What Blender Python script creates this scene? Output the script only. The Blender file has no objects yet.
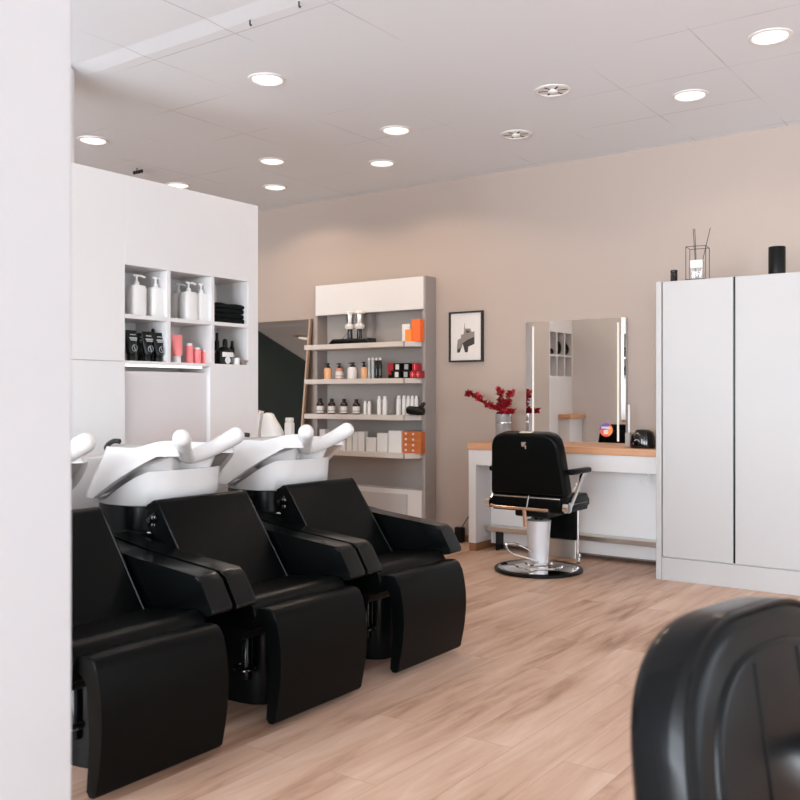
import bpy, bmesh, math, random
from mathutils import Vector, Matrix
random.seed(7)
PI = math.pi
S = bpy.context.scene
COL = S.collection

# ------------------------------------------------------------------ camera geometry (metres; z up; back wall along X)
F, CX, HOR, EYE, TH = 920.0, 400.0, 395.0, 1.2, math.radians(35.8)
ct, st = math.cos(TH), math.sin(TH)
def ray(px):
    l = (px - CX) / F
    return l * ct - st, l * st + ct
def PZ(px, py, h=0.0):            # point of the photo on the level z = h
    z = F * (EYE - h) / (py - HOR); l = (px - CX) / F * z
    return l * ct - z * st, l * st + z * ct
def PY(px, Y, py=None):           # on a plane Y = const: X (and height)
    dx, dy = ray(px); z = Y / dy
    return dx * z if py is None else (dx * z, EYE - (py - HOR) * z / F)
def PX(px, X, py=None):
    dx, dy = ray(px); z = X / dx
    return dy * z if py is None else (dy * z, EYE - (py - HOR) * z / F)
def depth(x, y): return -st * x + ct * y

cam_d = bpy.data.cameras.new('camera'); cam = bpy.data.objects.new('camera', cam_d); COL.objects.link(cam)
cam_d.sensor_width = 36; cam_d.lens = 36 * F / 800
cam_d.shift_y = -(400 - HOR) / 800
cam.location = (0, 0, EYE); cam.rotation_euler = (PI / 2, 0, TH)
cam_d.dof.use_dof = True; cam_d.dof.focus_distance = 5.2; cam_d.dof.aperture_fstop = 4.5
cam_d.clip_start = 0.02
S.camera = cam

# ------------------------------------------------------------------ materials
def mat(name, col, rough=0.5, metal=0.0, spec=0.5, emit=None, es=0.0, trans=0.0, bump=None, coat=0.0):
    m = bpy.data.materials.new(name); m.use_nodes = True
    nt = m.node_tree; p = nt.nodes['Principled BSDF']
    p.inputs['Base Color'].default_value = (*col, 1); p.inputs['Roughness'].default_value = rough
    p.inputs['Metallic'].default_value = metal; p.inputs['Specular IOR Level'].default_value = spec
    p.inputs['Transmission Weight'].default_value = trans; p.inputs['Coat Weight'].default_value = coat
    if emit: p.inputs['Emission Color'].default_value = (*emit, 1); p.inputs['Emission Strength'].default_value = es
    if bump:
        sc, stg = bump
        tc = nt.nodes.new('ShaderNodeTexCoord'); n = nt.nodes.new('ShaderNodeTexNoise'); b = nt.nodes.new('ShaderNodeBump')
        n.inputs['Scale'].default_value = sc; n.inputs['Detail'].default_value = 4
        b.inputs['Strength'].default_value = stg; b.inputs['Distance'].default_value = 0.004
        nt.links.new(tc.outputs['Object'], n.inputs['Vector']); nt.links.new(n.outputs['Fac'], b.inputs['Height'])
        nt.links.new(b.outputs['Normal'], p.inputs['Normal'])
    return m
def srgb(r, g, b):
    f = lambda c: ((c / 255 + 0.055) / 1.055) ** 2.4 if c > 10 else c / 255 / 12.92
    return f(r), f(g), f(b)

M = {}
M['leather'] = mat('black_leather', (0.0025, 0.003, 0.003), 0.3, spec=0.085, bump=(140, 0.06))
M['leather_arm'] = mat('black_arm_leather', (0.0024, 0.003, 0.003), 0.18, spec=0.24, bump=(140, 0.02))
M['leather_soft'] = mat('soft_black_leather', (0.003, 0.0035, 0.004), 0.2, spec=0.19, bump=(140, 0.02))
M['black_gloss'] = mat('black_gloss', (0.004, 0.004, 0.004), 0.12, spec=0.6)
M['black_plastic'] = mat('black_plastic', (0.004, 0.0045, 0.0045), 0.3, spec=0.22)
M['black_matte'] = mat('black_cloth', (0.006, 0.007, 0.007), 0.95, spec=0.15, bump=(90, 0.6))
M['ceramic'] = mat('white_ceramic', srgb(226, 225, 224), 0.16, spec=0.5)
M['white'] = mat('white_lacquer', srgb(217, 215, 214), 0.42, spec=0.4)
M['white_front'] = mat('white_cabinet_front', srgb(184, 182, 181), 0.4, spec=0.2)
M['white_plastic'] = mat('white_plastic', srgb(226, 225, 223), 0.35)
M['white_panel'] = mat('bright_white_panel', srgb(240, 240, 240), 0.4)
M['panel'] = mat('splash_panel', srgb(206, 201, 201), 0.4)
M['chrome'] = mat('chrome', (0.78, 0.77, 0.76), 0.08, metal=1)
M['steel'] = mat('brushed_steel', (0.62, 0.58, 0.54), 0.3, metal=1)
M['satin'] = mat('satin_silver', (0.72, 0.73, 0.75), 0.42, metal=0.35)
M['grey'] = mat('grey_unit', srgb(158, 150, 145), 0.55)
M['grey_back'] = mat('grey_unit_back', srgb(168, 161, 155), 0.6)
M['greige'] = mat('shelf_board', srgb(206, 197, 190), 0.5)
M['mirror'] = mat('mirror_glass', (0.9, 0.9, 0.9), 0.01, metal=1)
M['mirror_tint'] = mat('tinted_mirror_glass', (0.5, 0.44, 0.39), 0.015, metal=1)
M['frame_black'] = mat('frame_black', (0.012, 0.010, 0.009), 0.4)
M['paper'] = mat('paper', srgb(214, 210, 206), 0.8)
M['green'] = mat('dark_green_paint', srgb(14, 28, 23), 0.75, spec=0.25)
M['chrome_reflect'] = mat('chrome_warm_reflection', (0.72, 0.55, 0.42), 0.22, metal=1)  # towel rail chrome, its warm reflection put into the base colour
M['amber'] = mat('amber_plastic', (0.035, 0.008, 0.006), 0.2)
M['peach'] = mat('peach_liquid', srgb(226, 172, 128), 0.35)
M['rose'] = mat('rose_liquid', srgb(206, 140, 118), 0.35)
M['pink'] = mat('pink_plastic', srgb(246, 138, 138), 0.4)
M['pink2'] = mat('hot_pink_plastic', srgb(242, 120, 132), 0.4)
M['orange'] = mat('orange_card', srgb(250, 112, 48), 0.5)
M['orange2'] = mat('light_orange_card', srgb(250, 142, 62), 0.5)
M['rust'] = mat('rust_card', srgb(190, 104, 48), 0.6)
M['red'] = mat('red_card', srgb(160, 22, 34), 0.45)
M['silver_card'] = mat('silver_card', srgb(172, 178, 176), 0.35, metal=0.2)
M['leaf'] = mat('red_leaf', srgb(140, 10, 26), 0.6)
M['leaf2'] = mat('bright_red_leaf', srgb(182, 22, 40), 0.6)
M['stem'] = mat('stem', srgb(80, 30, 26), 0.7)
M['glass'] = mat('clear_glass', (0.93, 0.95, 0.95), 0.06, trans=0.85, spec=0.5)
M['smoke_glass'] = mat('grey_ribbed_glass', srgb(176, 172, 170), 0.18, trans=0.35, spec=0.5)
M['lamp'] = mat('lamp_disc', (1, 1, 1), 0.5, emit=(1, 0.94, 0.86), es=0.98)
M['led'] = mat('led_strip', (1, 1, 1), 0.5, emit=(1, 0.9, 0.78), es=0.8)
M['led_mirror'] = mat('mirror_led', (0.2, 0.19, 0.18), 0.6, emit=(1, 0.91, 0.82), es=0.62)
M['stool'] = M['white']
M['ink'] = mat('print_dark', srgb(58, 54, 50), 0.8)
M['ink2'] = mat('print_mid', srgb(132, 126, 120), 0.8)
M['purple'] = mat('sticker_purple', srgb(118, 84, 172), 0.5)
M['sticker_red'] = mat('sticker_red', srgb(236, 92, 60), 0.5)
M['sticker_orange'] = mat('sticker_orange', srgb(244, 150, 78), 0.5)
M['cream'] = mat('cream_plastic', srgb(222, 208, 186), 0.4)
M['brass'] = mat('brass', (0.62, 0.47, 0.2), 0.3, metal=1)

def wood(name, c1, c2, axis=0, scale=6.0, rough=0.45):
    m = mat(name, c1, rough); nt = m.node_tree; p = nt.nodes['Principled BSDF']
    tc = nt.nodes.new('ShaderNodeTexCoord'); mp = nt.nodes.new('ShaderNodeMapping'); n = nt.nodes.new('ShaderNodeTexNoise')
    sc = [scale * 4] * 3; sc[axis] = scale * 0.35; mp.inputs['Scale'].default_value = sc
    n.inputs['Scale'].default_value = 1; n.inputs['Detail'].default_value = 6; n.inputs['Distortion'].default_value = 0.4
    r = nt.nodes.new('ShaderNodeValToRGB'); r.color_ramp.elements[0].position = 0.3; r.color_ramp.elements[1].position = 0.7
    r.color_ramp.elements[0].color = (*c1, 1); r.color_ramp.elements[1].color = (*c2, 1)
    L = nt.links.new
    L(tc.outputs['Object'], mp.inputs['Vector']); L(mp.outputs['Vector'], n.inputs['Vector']); L(n.outputs['Fac'], r.inputs['Fac'])
    L(r.outputs['Color'], p.inputs['Base Color'])
    return m
M['oak'] = wood('oak_top', srgb(196, 142, 104), srgb(212, 162, 124), 0)
M['oak_dark'] = wood('brown_base', srgb(128, 88, 58), srgb(150, 106, 74), 0)
M['oak_frame'] = wood('pale_oak_frame', srgb(176, 146, 124), srgb(196, 168, 146), 2)

def floor_material():
    m = mat('oak_planks', (0.5, 0.35, 0.25), 0.42, spec=0.4); nt = m.node_tree; p = nt.nodes['Principled BSDF']; L = nt.links.new
    N = nt.nodes.new
    tc = N('ShaderNodeTexCoord'); sep = N('ShaderNodeSeparateXYZ'); cmb = N('ShaderNodeCombineXYZ')
    L(tc.outputs['Object'], sep.inputs[0]); L(sep.outputs['Y'], cmb.inputs['X']); L(sep.outputs['X'], cmb.inputs['Y'])
    br = N('ShaderNodeTexBrick'); br.offset = 0.37; br.offset_frequency = 2
    br.inputs['Scale'].default_value = 1; br.inputs['Brick Width'].default_value = 1.38; br.inputs['Row Height'].default_value = 0.19
    br.inputs['Mortar Size'].default_value = 0.0011; br.inputs['Mortar Smooth'].default_value = 0.4
    br.inputs['Color1'].default_value = (0, 0, 0, 1); br.inputs['Color2'].default_value = (1, 1, 1, 1); br.inputs['Mortar'].default_value = (0.5, 0.5, 0.5, 1)
    L(cmb.outputs[0], br.inputs['Vector'])
    # per-plank shift for the grain
    add = N('ShaderNodeVectorMath'); add.operation = 'MULTIPLY_ADD'; add.inputs[1].default_value = (3.1, 7.3, 0)
    L(br.outputs['Color'], add.inputs[0]); L(cmb.outputs[0], add.inputs[2])
    mp = N('ShaderNodeMapping'); mp.inputs['Scale'].default_value = (1.1, 9, 1); L(add.outputs[0], mp.inputs['Vector'])
    n1 = N('ShaderNodeTexNoise'); n1.inputs['Scale'].default_value = 1.5; n1.inputs['Detail'].default_value = 7; n1.inputs['Roughness'].default_value = 0.62; n1.inputs['Distortion'].default_value = 0.6
    L(mp.outputs[0], n1.inputs['Vector'])
    n2 = N('ShaderNodeTexNoise'); n2.inputs['Scale'].default_value = 1.0; n2.inputs['Detail'].default_value = 3
    mp2 = N('ShaderNodeMapping'); mp2.inputs['Scale'].default_value = (0.9, 3.2, 1); L(add.outputs[0], mp2.inputs['Vector']); L(mp2.outputs[0], n2.inputs['Vector'])
    mixf = N('ShaderNodeMath'); mixf.operation = 'MULTIPLY_ADD'; mixf.inputs[1].default_value = 0.55; L(n1.outputs['Fac'], mixf.inputs[0])
    m2 = N('ShaderNodeMath'); m2.operation = 'MULTIPLY'; m2.inputs[1].default_value = 0.45; L(n2.outputs['Fac'], m2.inputs[0]); L(m2.outputs[0], mixf.inputs[2])
    m3 = N('ShaderNodeMath'); m3.operation = 'MULTIPLY_ADD'; m3.inputs[1].default_value = 0.07; L(br.outputs['Color'], m3.inputs[0]); L(mixf.outputs[0], m3.inputs[2])
    r = N('ShaderNodeValToRGB'); e = r.color_ramp.elements
    e[0].position = 0.35; e[0].color = (*srgb(146, 108, 84), 1); e[1].position = 0.70; e[1].color = (*srgb(218, 190, 170), 1)
    x = e.new(0.5); x.color = (*srgb(196, 161, 138), 1)
    L(m3.outputs[0], r.inputs['Fac'])
    dk = N('ShaderNodeMix'); dk.data_type = 'RGBA'; dk.blend_type = 'MULTIPLY'; dk.inputs['B'].default_value = (0.62, 0.55, 0.5, 1)
    L(br.outputs['Fac'], dk.inputs['Factor']); L(r.outputs['Color'], dk.inputs['A']); L(dk.outputs['Result'], p.inputs['Base Color'])
    rr = N('ShaderNodeMapRange'); rr.inputs['To Min'].default_value = 0.5; rr.inputs['To Max'].default_value = 0.36; L(n1.outputs['Fac'], rr.inputs['Value']); L(rr.outputs[0], p.inputs['Roughness'])
    return m
M['floor'] = floor_material()

def ceiling_material():
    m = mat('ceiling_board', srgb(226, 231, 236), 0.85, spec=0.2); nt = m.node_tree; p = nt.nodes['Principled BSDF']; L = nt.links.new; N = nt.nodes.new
    tc = N('ShaderNodeTexCoord'); mp = N('ShaderNodeMapping'); mp.inputs['Location'].default_value = (1.477, -5.09, 0); L(tc.outputs['Object'], mp.inputs['Vector'])
    br = N('ShaderNodeTexBrick'); br.offset = 0; br.inputs['Scale'].default_value = 1; br.inputs['Brick Width'].default_value = 0.61; br.inputs['Row Height'].default_value = 0.63
    br.inputs['Mortar Size'].default_value = 0.006; br.inputs['Mortar Smooth'].default_value = 0.6
    L(mp.outputs[0], br.inputs['Vector'])
    n = N('ShaderNodeTexNoise'); n.inputs['Scale'].default_value = 1.1; n.inputs['Detail'].default_value = 5; L(tc.outputs['Object'], n.inputs['Vector'])
    rp = N('ShaderNodeValToRGB'); rp.color_ramp.elements[0].position = 0.48; rp.color_ramp.elements[1].position = 0.62; L(n.outputs['Fac'], rp.inputs['Fac'])
    ml = N('ShaderNodeMath'); ml.operation = 'MULTIPLY'; L(br.outputs['Fac'], ml.inputs[0]); L(rp.outputs['Color'], ml.inputs[1])
    m2 = N('ShaderNodeMath'); m2.operation = 'MULTIPLY'; m2.inputs[1].default_value = 0.38; L(ml.outputs[0], m2.inputs[0])
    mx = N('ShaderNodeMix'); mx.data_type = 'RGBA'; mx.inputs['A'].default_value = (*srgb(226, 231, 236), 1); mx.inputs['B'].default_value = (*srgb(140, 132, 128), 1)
    L(m2.outputs[0], mx.inputs['Factor']); L(mx.outputs['Result'], p.inputs['Base Color'])
    b = N('ShaderNodeBump'); b.inputs['Strength'].default_value = 0.12; b.inputs['Distance'].default_value = 0.01; L(n.outputs['Fac'], b.inputs['Height']); L(b.outputs['Normal'], p.inputs['Normal'])
    return m
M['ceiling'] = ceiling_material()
M['wall'] = mat('greige_wall_paint', srgb(176, 161, 151), 0.8, spec=0.2, bump=(60, 0.08))
M['wall_pale'] = mat('pale_grey_wall_paint', srgb(184, 184, 185), 0.8, spec=0.2, bump=(60, 0.08))
M['wall_white'] = mat('white_wall_paint', srgb(224, 223, 223), 0.8, spec=0.2, bump=(60, 0.08))

# ------------------------------------------------------------------ mesh helpers
def obj(name, bm, m, parent=None, smooth=40):
    me = bpy.data.meshes.new(name); bmesh.ops.recalc_face_normals(bm, faces=bm.faces); bm.to_mesh(me); bm.free()
    ms = m if isinstance(m, (list, tuple)) else [m]
    for q in ms: me.materials.append(q)
    if smooth:
        for p in me.polygons: p.use_smooth = True
        me.set_sharp_from_angle(angle=math.radians(smooth))
    o = bpy.data.objects.new(name, me); COL.objects.link(o)
    if parent: o.parent = parent
    return o
def tag(o, label, cat, group=None):
    o['label'] = label; o['category'] = cat
    if group: o['group'] = group
    return o
def thing(name, label, cat, loc=(0, 0, 0), rotz=0, group=None):
    o = bpy.data.objects.new(name, None); COL.objects.link(o); o.empty_display_size = 0.05
    o.location = loc; o.rotation_euler = (0, 0, rotz)
    return tag(o, label, cat, group)
def structure(o):
    o['kind'] = 'structure'; return o
def NB(): return bmesh.new()
def merge(bm, b2, mi=0, mx=None):
    if mx is not None: bmesh.ops.transform(b2, matrix=mx, verts=b2.verts)
    me = bpy.data.meshes.new('t'); b2.to_mesh(me); b2.free()
    n = len(bm.faces); bm.from_mesh(me); bpy.data.meshes.remove(me)
    bm.faces.ensure_lookup_table()
    for f in bm.faces[n:]: f.material_index = mi
    return bm
def box(bm, x0, x1, y0, y1, z0, z1, bev=0.0, seg=2, mi=0, mx=None):
    b = NB(); bmesh.ops.create_cube(b, size=1)
    bmesh.ops.transform(b, matrix=Matrix.Translation(((x0 + x1) / 2, (y0 + y1) / 2, (z0 + z1) / 2)) @ Matrix.Diagonal((x1 - x0, y1 - y0, z1 - z0, 1)), verts=b.verts)
    if bev: bmesh.ops.bevel(b, geom=b.edges[:], offset=bev, segments=seg, profile=0.5, affect='EDGES')
    return merge(bm, b, mi, mx)
def BX(*a, **k): return box(NB(), *a, **k)
def prism(bm, pts, a, b_, axis='y', bev=0.0, seg=3, mi=0, mx=None):
    """closed 2-D outline swept along an axis; caps' rims rounded"""
    b = NB(); V = {'y': lambda p, t: (p[0], t, p[1]), 'x': lambda p, t: (t, p[0], p[1]), 'z': lambda p, t: (p[0], p[1], t)}[axis]
    A = [b.verts.new(V(p, a)) for p in pts]; B = [b.verts.new(V(p, b_)) for p in pts]; n = len(pts)
    fa = b.faces.new(A); fb = b.faces.new(B[::-1])
    for i in range(n): b.faces.new((A[i], B[i], B[(i + 1) % n], A[(i + 1) % n]))
    if bev:
        es = list({e for f in (fa, fb) for e in f.edges})
        bmesh.ops.bevel(b, geom=es, offset=bev, segments=seg, profile=0.5, affect='EDGES', clamp_overlap=True)
    return merge(bm, b, mi, mx)
def smoothpts(pts, rad=0.02, seg=5):
    """round every corner of a polygon; pts may carry their own radius as a third number"""
    out = []; n = len(pts)
    for i in range(n):
        p = Vector(pts[i][:2]); r = pts[i][2] if len(pts[i]) > 2 else rad
        a = Vector(pts[i - 1][:2]) - p; c = Vector(pts[(i + 1) % n][:2]) - p
        d = min(r, a.length * 0.48, c.length * 0.48)
        if d < 1e-4: out.append(tuple(p)); continue
        s = p + a.normalized() * d; e = p + c.normalized() * d
        for k in range(seg + 1):
            t = k / seg; q = s * (1 - t) ** 2 + p * 2 * t * (1 - t) + e * t * t
            out.append((q.x, q.y))
    return out
def lathe(bm, prof, seg=24, c=(0, 0, 0), mi=0, mx=None):
    b = NB(); rings = []
    for r, z in prof:
        if r < 1e-6: rings.append([b.verts.new((c[0], c[1], c[2] + z))])
        else: rings.append([b.verts.new((c[0] + r * math.cos(2 * PI * k / seg), c[1] + r * math.sin(2 * PI * k / seg), c[2] + z)) for k in range(seg)])
    for A, B in zip(rings, rings[1:]):
        for k in range(seg):
            if len(A) == 1 and len(B) == 1: continue
            if len(A) == 1: b.faces.new((A[0], B[k], B[(k + 1) % seg]))
            elif len(B) == 1: b.faces.new((A[k], A[(k + 1) % seg], B[0]))
            else: b.faces.new((A[k], A[(k + 1) % seg], B[(k + 1) % seg], B[k]))
    for R in (rings[0], rings[-1]):
        if len(R) > 1: b.faces.new(R)
    return merge(bm, b, mi, mx)
def tube(bm, pts, r, seg=10, mi=0, cap=True, mx=None, flat=1.0):
    b = NB(); P = [Vector(p) for p in pts]; rings = []; n = len(P); up = None
    rr = r if isinstance(r, (list, tuple)) else [r] * n
    for i in range(n):
        t = (P[min(i + 1, n - 1)] - P[max(i - 1, 0)]).normalized()
        if up is None: up = Vector((0, 0, 1)) if abs(t.z) < 0.9 else Vector((1, 0, 0))
        s = t.cross(up).normalized(); u = s.cross(t).normalized(); up = u
        rings.append([b.verts.new(P[i] + s * rr[i] * math.cos(2 * PI * k / seg) + u * rr[i] * flat * math.sin(2 * PI * k / seg)) for k in range(seg)])
    for A, B in zip(rings, rings[1:]):
        for k in range(seg): b.faces.new((A[k], A[(k + 1) % seg], B[(k + 1) % seg], B[k]))
    if cap: b.faces.new(rings[0]); b.faces.new(rings[-1])
    return merge(bm, b, mi, mx)
def spline(pts, n=8):
    P = [Vector(p) for p in pts]; out = []
    for i in range(len(P) - 1):
        p0, p1, p2, p3 = P[max(i - 1, 0)], P[i], P[i + 1], P[min(i + 2, len(P) - 1)]
        for k in range(n):
            t = k / n
            out.append(0.5 * ((2 * p1) + (p2 - p0) * t + (2 * p0 - 5 * p1 + 4 * p2 - p3) * t * t + (3 * p1 - p0 - 3 * p2 + p3) * t ** 3))
    out.append(P[-1]); return out
def sell(t, a, b, n):
    c, s = math.cos(t), math.sin(t)
    return a * math.copysign(abs(c) ** (2 / n), c), b * math.copysign(abs(s) ** (2 / n), s)
def loft(bm, rings, close0=False, close1=False, mi=0):
    b = NB(); R = [[b.verts.new(p) for p in r] for r in rings]; n = len(R[0])
    for A, B in zip(R, R[1:]):
        for k in range(n): b.faces.new((A[k], A[(k + 1) % n], B[(k + 1) % n], B[k]))
    if close0: b.faces.new(R[0])
    if close1: b.faces.new(R[-1])
    return merge(bm, b, mi)
def rounded_slab(out, y0, y1, r, m=6, mx=None):
    """a padded slab: dense outline (x, z) between two depths, both rims rolled with radius r"""
    P = []
    for i in range(len(out)):
        a, b = Vector(out[i]), Vector(out[(i + 1) % len(out)]); n = max(1, int((b - a).length / 0.03))
        P += [a.lerp(b, k / n) for k in range(n)]
    n = len(P); N = []
    ar = sum(P[i].x * P[(i + 1) % n].y - P[(i + 1) % n].x * P[i].y for i in range(n)); sg = 1 if ar > 0 else -1
    for i in range(n):
        t = (P[(i + 1) % n] - P[i - 1]).normalized(); N.append(Vector((-t.y, t.x)) * sg)
    def ring(y, ins): return [(P[i].x + N[i].x * ins, y, P[i].y + N[i].y * ins) for i in range(n)]
    R = [ring(y0 + r * (1 - math.sin(k * PI / 2 / m)), r * (1 - math.cos(k * PI / 2 / m))) for k in range(m, -1, -1)]
    R = [ring(y0 + r * (1 - math.cos(k * PI / 2 / m)), r * (1 - math.sin(k * PI / 2 / m))) for k in range(m + 1)]
    R += [ring(y1 - r * (1 - math.cos(k * PI / 2 / m)), r * (1 - math.sin(k * PI / 2 / m))) for k in range(m, -1, -1)]
    bm = loft(NB(), R, True, True)
    if mx is not None: bmesh.ops.transform(bm, matrix=mx, verts=bm.verts)
    return bm
def copy_tree(o, parent=None):
    c = o.copy(); COL.objects.link(c)
    if parent: c.parent = parent
    for ch in list(o.children): copy_tree(ch, c)
    return c

# ------------------------------------------------------------------ the room shell
YB, HC = 6.43, 2.98
XL, XR, YF = -13.2, 5.0, -6.0
structure(obj('floor', BX(XL, XR, YF, YB, -0.1, 0), M['floor'], smooth=0))
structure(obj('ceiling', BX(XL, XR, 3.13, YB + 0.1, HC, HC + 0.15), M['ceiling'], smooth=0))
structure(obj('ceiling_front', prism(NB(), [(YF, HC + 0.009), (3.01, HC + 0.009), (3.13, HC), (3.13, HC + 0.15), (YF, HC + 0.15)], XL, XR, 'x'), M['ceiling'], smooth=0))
structure(obj('wall_back', BX(XL, XR, YB, YB + 0.12, 0, HC), M['wall'], smooth=0))
structure(obj('wall_left', prism(NB(), [(-8.75, YB), (-12.75, YF), (-12.9, YF), (-8.9, YB)], 0, HC + 0.1, 'z'), M['green'], smooth=0))
# glazed shop fronts behind and to the right of the camera
def glazed(name, nm2, horizontal, a0, a1, w0, w1, at, out):
    bm, bf = NB(), NB()
    def bb(m, p0, p1, q0, q1, z0, z1):
        if horizontal: box(m, p0, p1, min(q0, q1), max(q0, q1), z0, z1)
        else: box(m, min(q0, q1), max(q0, q1), p0, p1, z0, z1)
    bb(bm, a0, w0, at, at + out * 0.12, 0, HC + 0.15); bb(bm, w1, a1, at, at + out * 0.12, 0, HC + 0.15)
    bb(bm, w0, w1, at, at + out * 0.12, 0, 0.2); bb(bm, w0, w1, at, at + out * 0.12, 2.8, HC + 0.15)
    n = 3
    for k in range(n + 1):
        x = w0 + (w1 - w0 - 0.06) * k / n; bb(bf, x, x + 0.06, at + out * 0.03, at + out * 0.09, 0.2, 2.8)
    structure(obj(name, bm, M['wall_white'], smooth=0)); structure(obj(nm2, bf, M['frame_black'], smooth=0))
glazed('wall_front', 'window_1', True, XL, XR + 0.12, -6.6, 3.6, YF, -1)
glazed('wall_right', 'window_2', False, YF, YB, 0.8, 6.0, XR, 1)
structure(obj('baseboard_back', BX(-4.26, -3.73, YB - 0.018, YB, 0, 0.055, 0.003), M['oak_dark'], smooth=0))
# white wall end close to the camera
structure(obj('wall_end', BX(-1.78, -1.395, -0.1, 0.962, 0, HC + 0.03, 0.004), M['wall_pale'], smooth=0))
# round column behind the partition
structure(obj('trim_1', lathe(NB(), [(0.16, 0), (0.16, HC - 0.0)], 40, (-4.51, 2.93, 0)), M['wall_white']))

# ------------------------------------------------------------------ white partition cabinet with lit niche
PXF, PY0, PY1, PH, PT = -3.70, 1.2, 3.757, 2.27, 0.54
yl, zc_t = PX(125, PXF, 265); _, zc_b = PX(125, PXF, 361)
ya, yb_, yr = PX(169, PXF), PX(213, PXF), PX(248, PXF)
zt, zb, zm = 1.835, 1.368, 1.585
yp0, yp1 = PX(122, PXF), PX(210, PXF)
t = thing('partition_cabinet', 'tall white partition cabinet with six lit cubbyholes behind the wash chairs', 'cabinet', (PXF, (PY0 + PY1) / 2, 0))
oy = -(PY0 + PY1) / 2
def pb(bm, x0, x1, y0, y1, z0, z1, bev=0.0015): return box(bm, x0, x1, y0 + oy, y1 + oy, z0, z1, bev, 1)
bm = NB()
pb(bm, -PT, 0, PY0, yl, 0, PH); pb(bm, -PT, 0, yr, PY1, 0, PH)          # left and right blocks
pb(bm, -PT, 0, yl, yr, zt, PH)                                           # above the niche
pb(bm, -PT, -0.25, yl, yr, 0, zt)                                        # rear wall of the niche
pb(bm, -0.25, 0, yp1, yr, 0, zb); pb(bm, -0.25, -0.035, yl, yp1, 0, zb - 0.05)
pb(bm, -0.25, 0, yl, yp1, zb - 0.016, zb)
obj('carcass', bm, M['white'], t, smooth=0)
obj('splash_panel', BX(-0.035, -0.028, yl + 0.001 + oy, yp1 - 0.001 + oy, 0.9, zb - 0.05), M['panel'], t, smooth=0)
for y in (ya, yb_): obj('divider', pb(NB(), -0.25, -0.001, y - 0.012, y + 0.012, zb, zt), M['white'], t, smooth=0)
for a, b_ in ((yl, ya - 0.0122), (ya + 0.0122, yb_ - 0.0122), (yb_ + 0.0122, yr)):
    obj('shelf', pb(NB(), -0.25, -0.001, a, b_, zm - 0.010, zm + 0.010), M['white'], t, smooth=0)
obj('led_strip', BX(-0.026, -0.006, yl + 0.01 + oy, yp1 - 0.05 + oy, zb - 0.028, zb - 0.0165), M['led'], t, smooth=0)
obj('panel_seam', BX(0.0, 0.0012, PY0 + oy, yl - 0.01 + oy, 1.362, 1.366), M['grey_back'], t, smooth=0)
# narrow timber counter along its foot
tag(obj('timber_counter', BX(PXF + 0.001, PXF + 0.16, 2.98, PY1 - 0.02, 0.915, 0.945, 0.003), M['oak']), 'narrow oak counter behind the white wash basins', 'counter')
tag(obj('counter_cabinet', BX(PXF + 0.001, PXF + 0.13, 1.25, PY1 - 0.02, 0, 0.914, 0.003), M['white']), 'white base under the narrow oak counter behind the wash basins', 'cabinet')

# --- niche contents
def pump_bottle(label, y, x, z0, s=1.0, rz=0.0, group='white pump bottles in the lit cubbyholes', wy=0.044):
    r = thing('pump_bottle', label, 'bottle', (x, y, z0), rz, group)
    h = 0.155 * s
    bm = NB(); rings = []
    for rr, z in ((0.9, 0), (1, 0.01), (1, h - 0.02), (0.86, h - 0.004), (0.3, h)):
        rings.append([(0.036 * rr * q[0], wy * rr * q[1], z) for q in (sell(2 * PI * k / 28, 1, 1, 4) for k in range(28))])
    obj('body', loft(bm, rings, True, True), M['white_plastic'], r)
    bm = NB(); lathe(bm, [(0.014, h - 0.002), (0.013, h + 0.016), (0.006, h + 0.018), (0.006, h + 0.04), (0.011, h + 0.04), (0.011, h + 0.05), (0, h + 0.052)], 14)
    tube(bm, [(0, 0, h + 0.046), (0, 0.03, h + 0.048), (0, 0.05, h + 0.042)], 0.006, 8)
    tube(bm, [(0, 0, h + 0.046), (0, -0.02, h + 0.048)], 0.006, 8)
    obj('pump', bm, M['white_plastic'], r)
    return r
X0 = PXF - 0.058
zs = zm + 0.0105; zb1 = zb + 0.0005
pump_bottle('white pump bottle first from the left in the top left cubbyhole', PX(136.5, X0), X0, zs, 1.0)
pump_bottle('white pump bottle second from the left in the top left cubbyhole', PX(155.5, X0 - 0.004), X0 - 0.004, zs, 1.0)
pump_bottle('white pump bottle at the left of the top middle cubbyhole', PX(178.5, X0 - 0.10), X0 - 0.10, zs, 0.98)
pump_bottle('white pump bottle in the centre of the top middle cubbyhole', PX(188.5, X0), X0, zs, 0.98)
pump_bottle('white pump bottle at the right of the top middle cubbyhole', PX(201, X0 - 0.004), X0 - 0.004, zs, 0.98)
def towel(label, y0, y1, x0, x1, z0, th, sd, group):
    rnd = random.Random(sd); b = NB(); rings = []
    n = 26
    prof = smoothpts([(x0, z0), (x1, z0), (x1, z0 + th), (x0, z0 + th)], th * 0.48, 5)
    for k in range(n + 1):
        t_ = k / n; y = y0 + (y1 - y0) * t_; e = 0.35 if k in (0, n) else (0.85 if k in (1, n - 1) else 1)
        rings.append([((p[0] - (x0 + x1) / 2) * (0.97 + 0.03 * e) + (x0 + x1) / 2 + 0.003 * math.sin(9 * t_ + sd), y, z0 + (p[1] - z0) * (0.5 + 0.5 * e) + (1 - e) * th * 0.25 + 0.002 * math.sin(14 * t_ + sd * 2) * (p[1] - z0) / th) for p in prof])
    loft(b, rings, True, True)
    return tag(obj('folded_towel', b, M['black_matte']), label, 'towel', group)
yt0, yt1 = yb_ + 0.016, PX(244, PXF - 0.04)
for k, nm in enumerate(('bottom', 'second from bottom', 'third from bottom', 'top')):
    towel(f'folded black towel, {nm} of the stack in the top right cubbyhole', yt0, yt1 - 0.006 * (k == 2) - 0.004 * (k == 3), PXF - 0.2, PXF - 0.03, zs + 0.0005 + k * 0.0272, 0.0267, k * 1.7, 'folded black towels in the cubbyhole')

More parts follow.
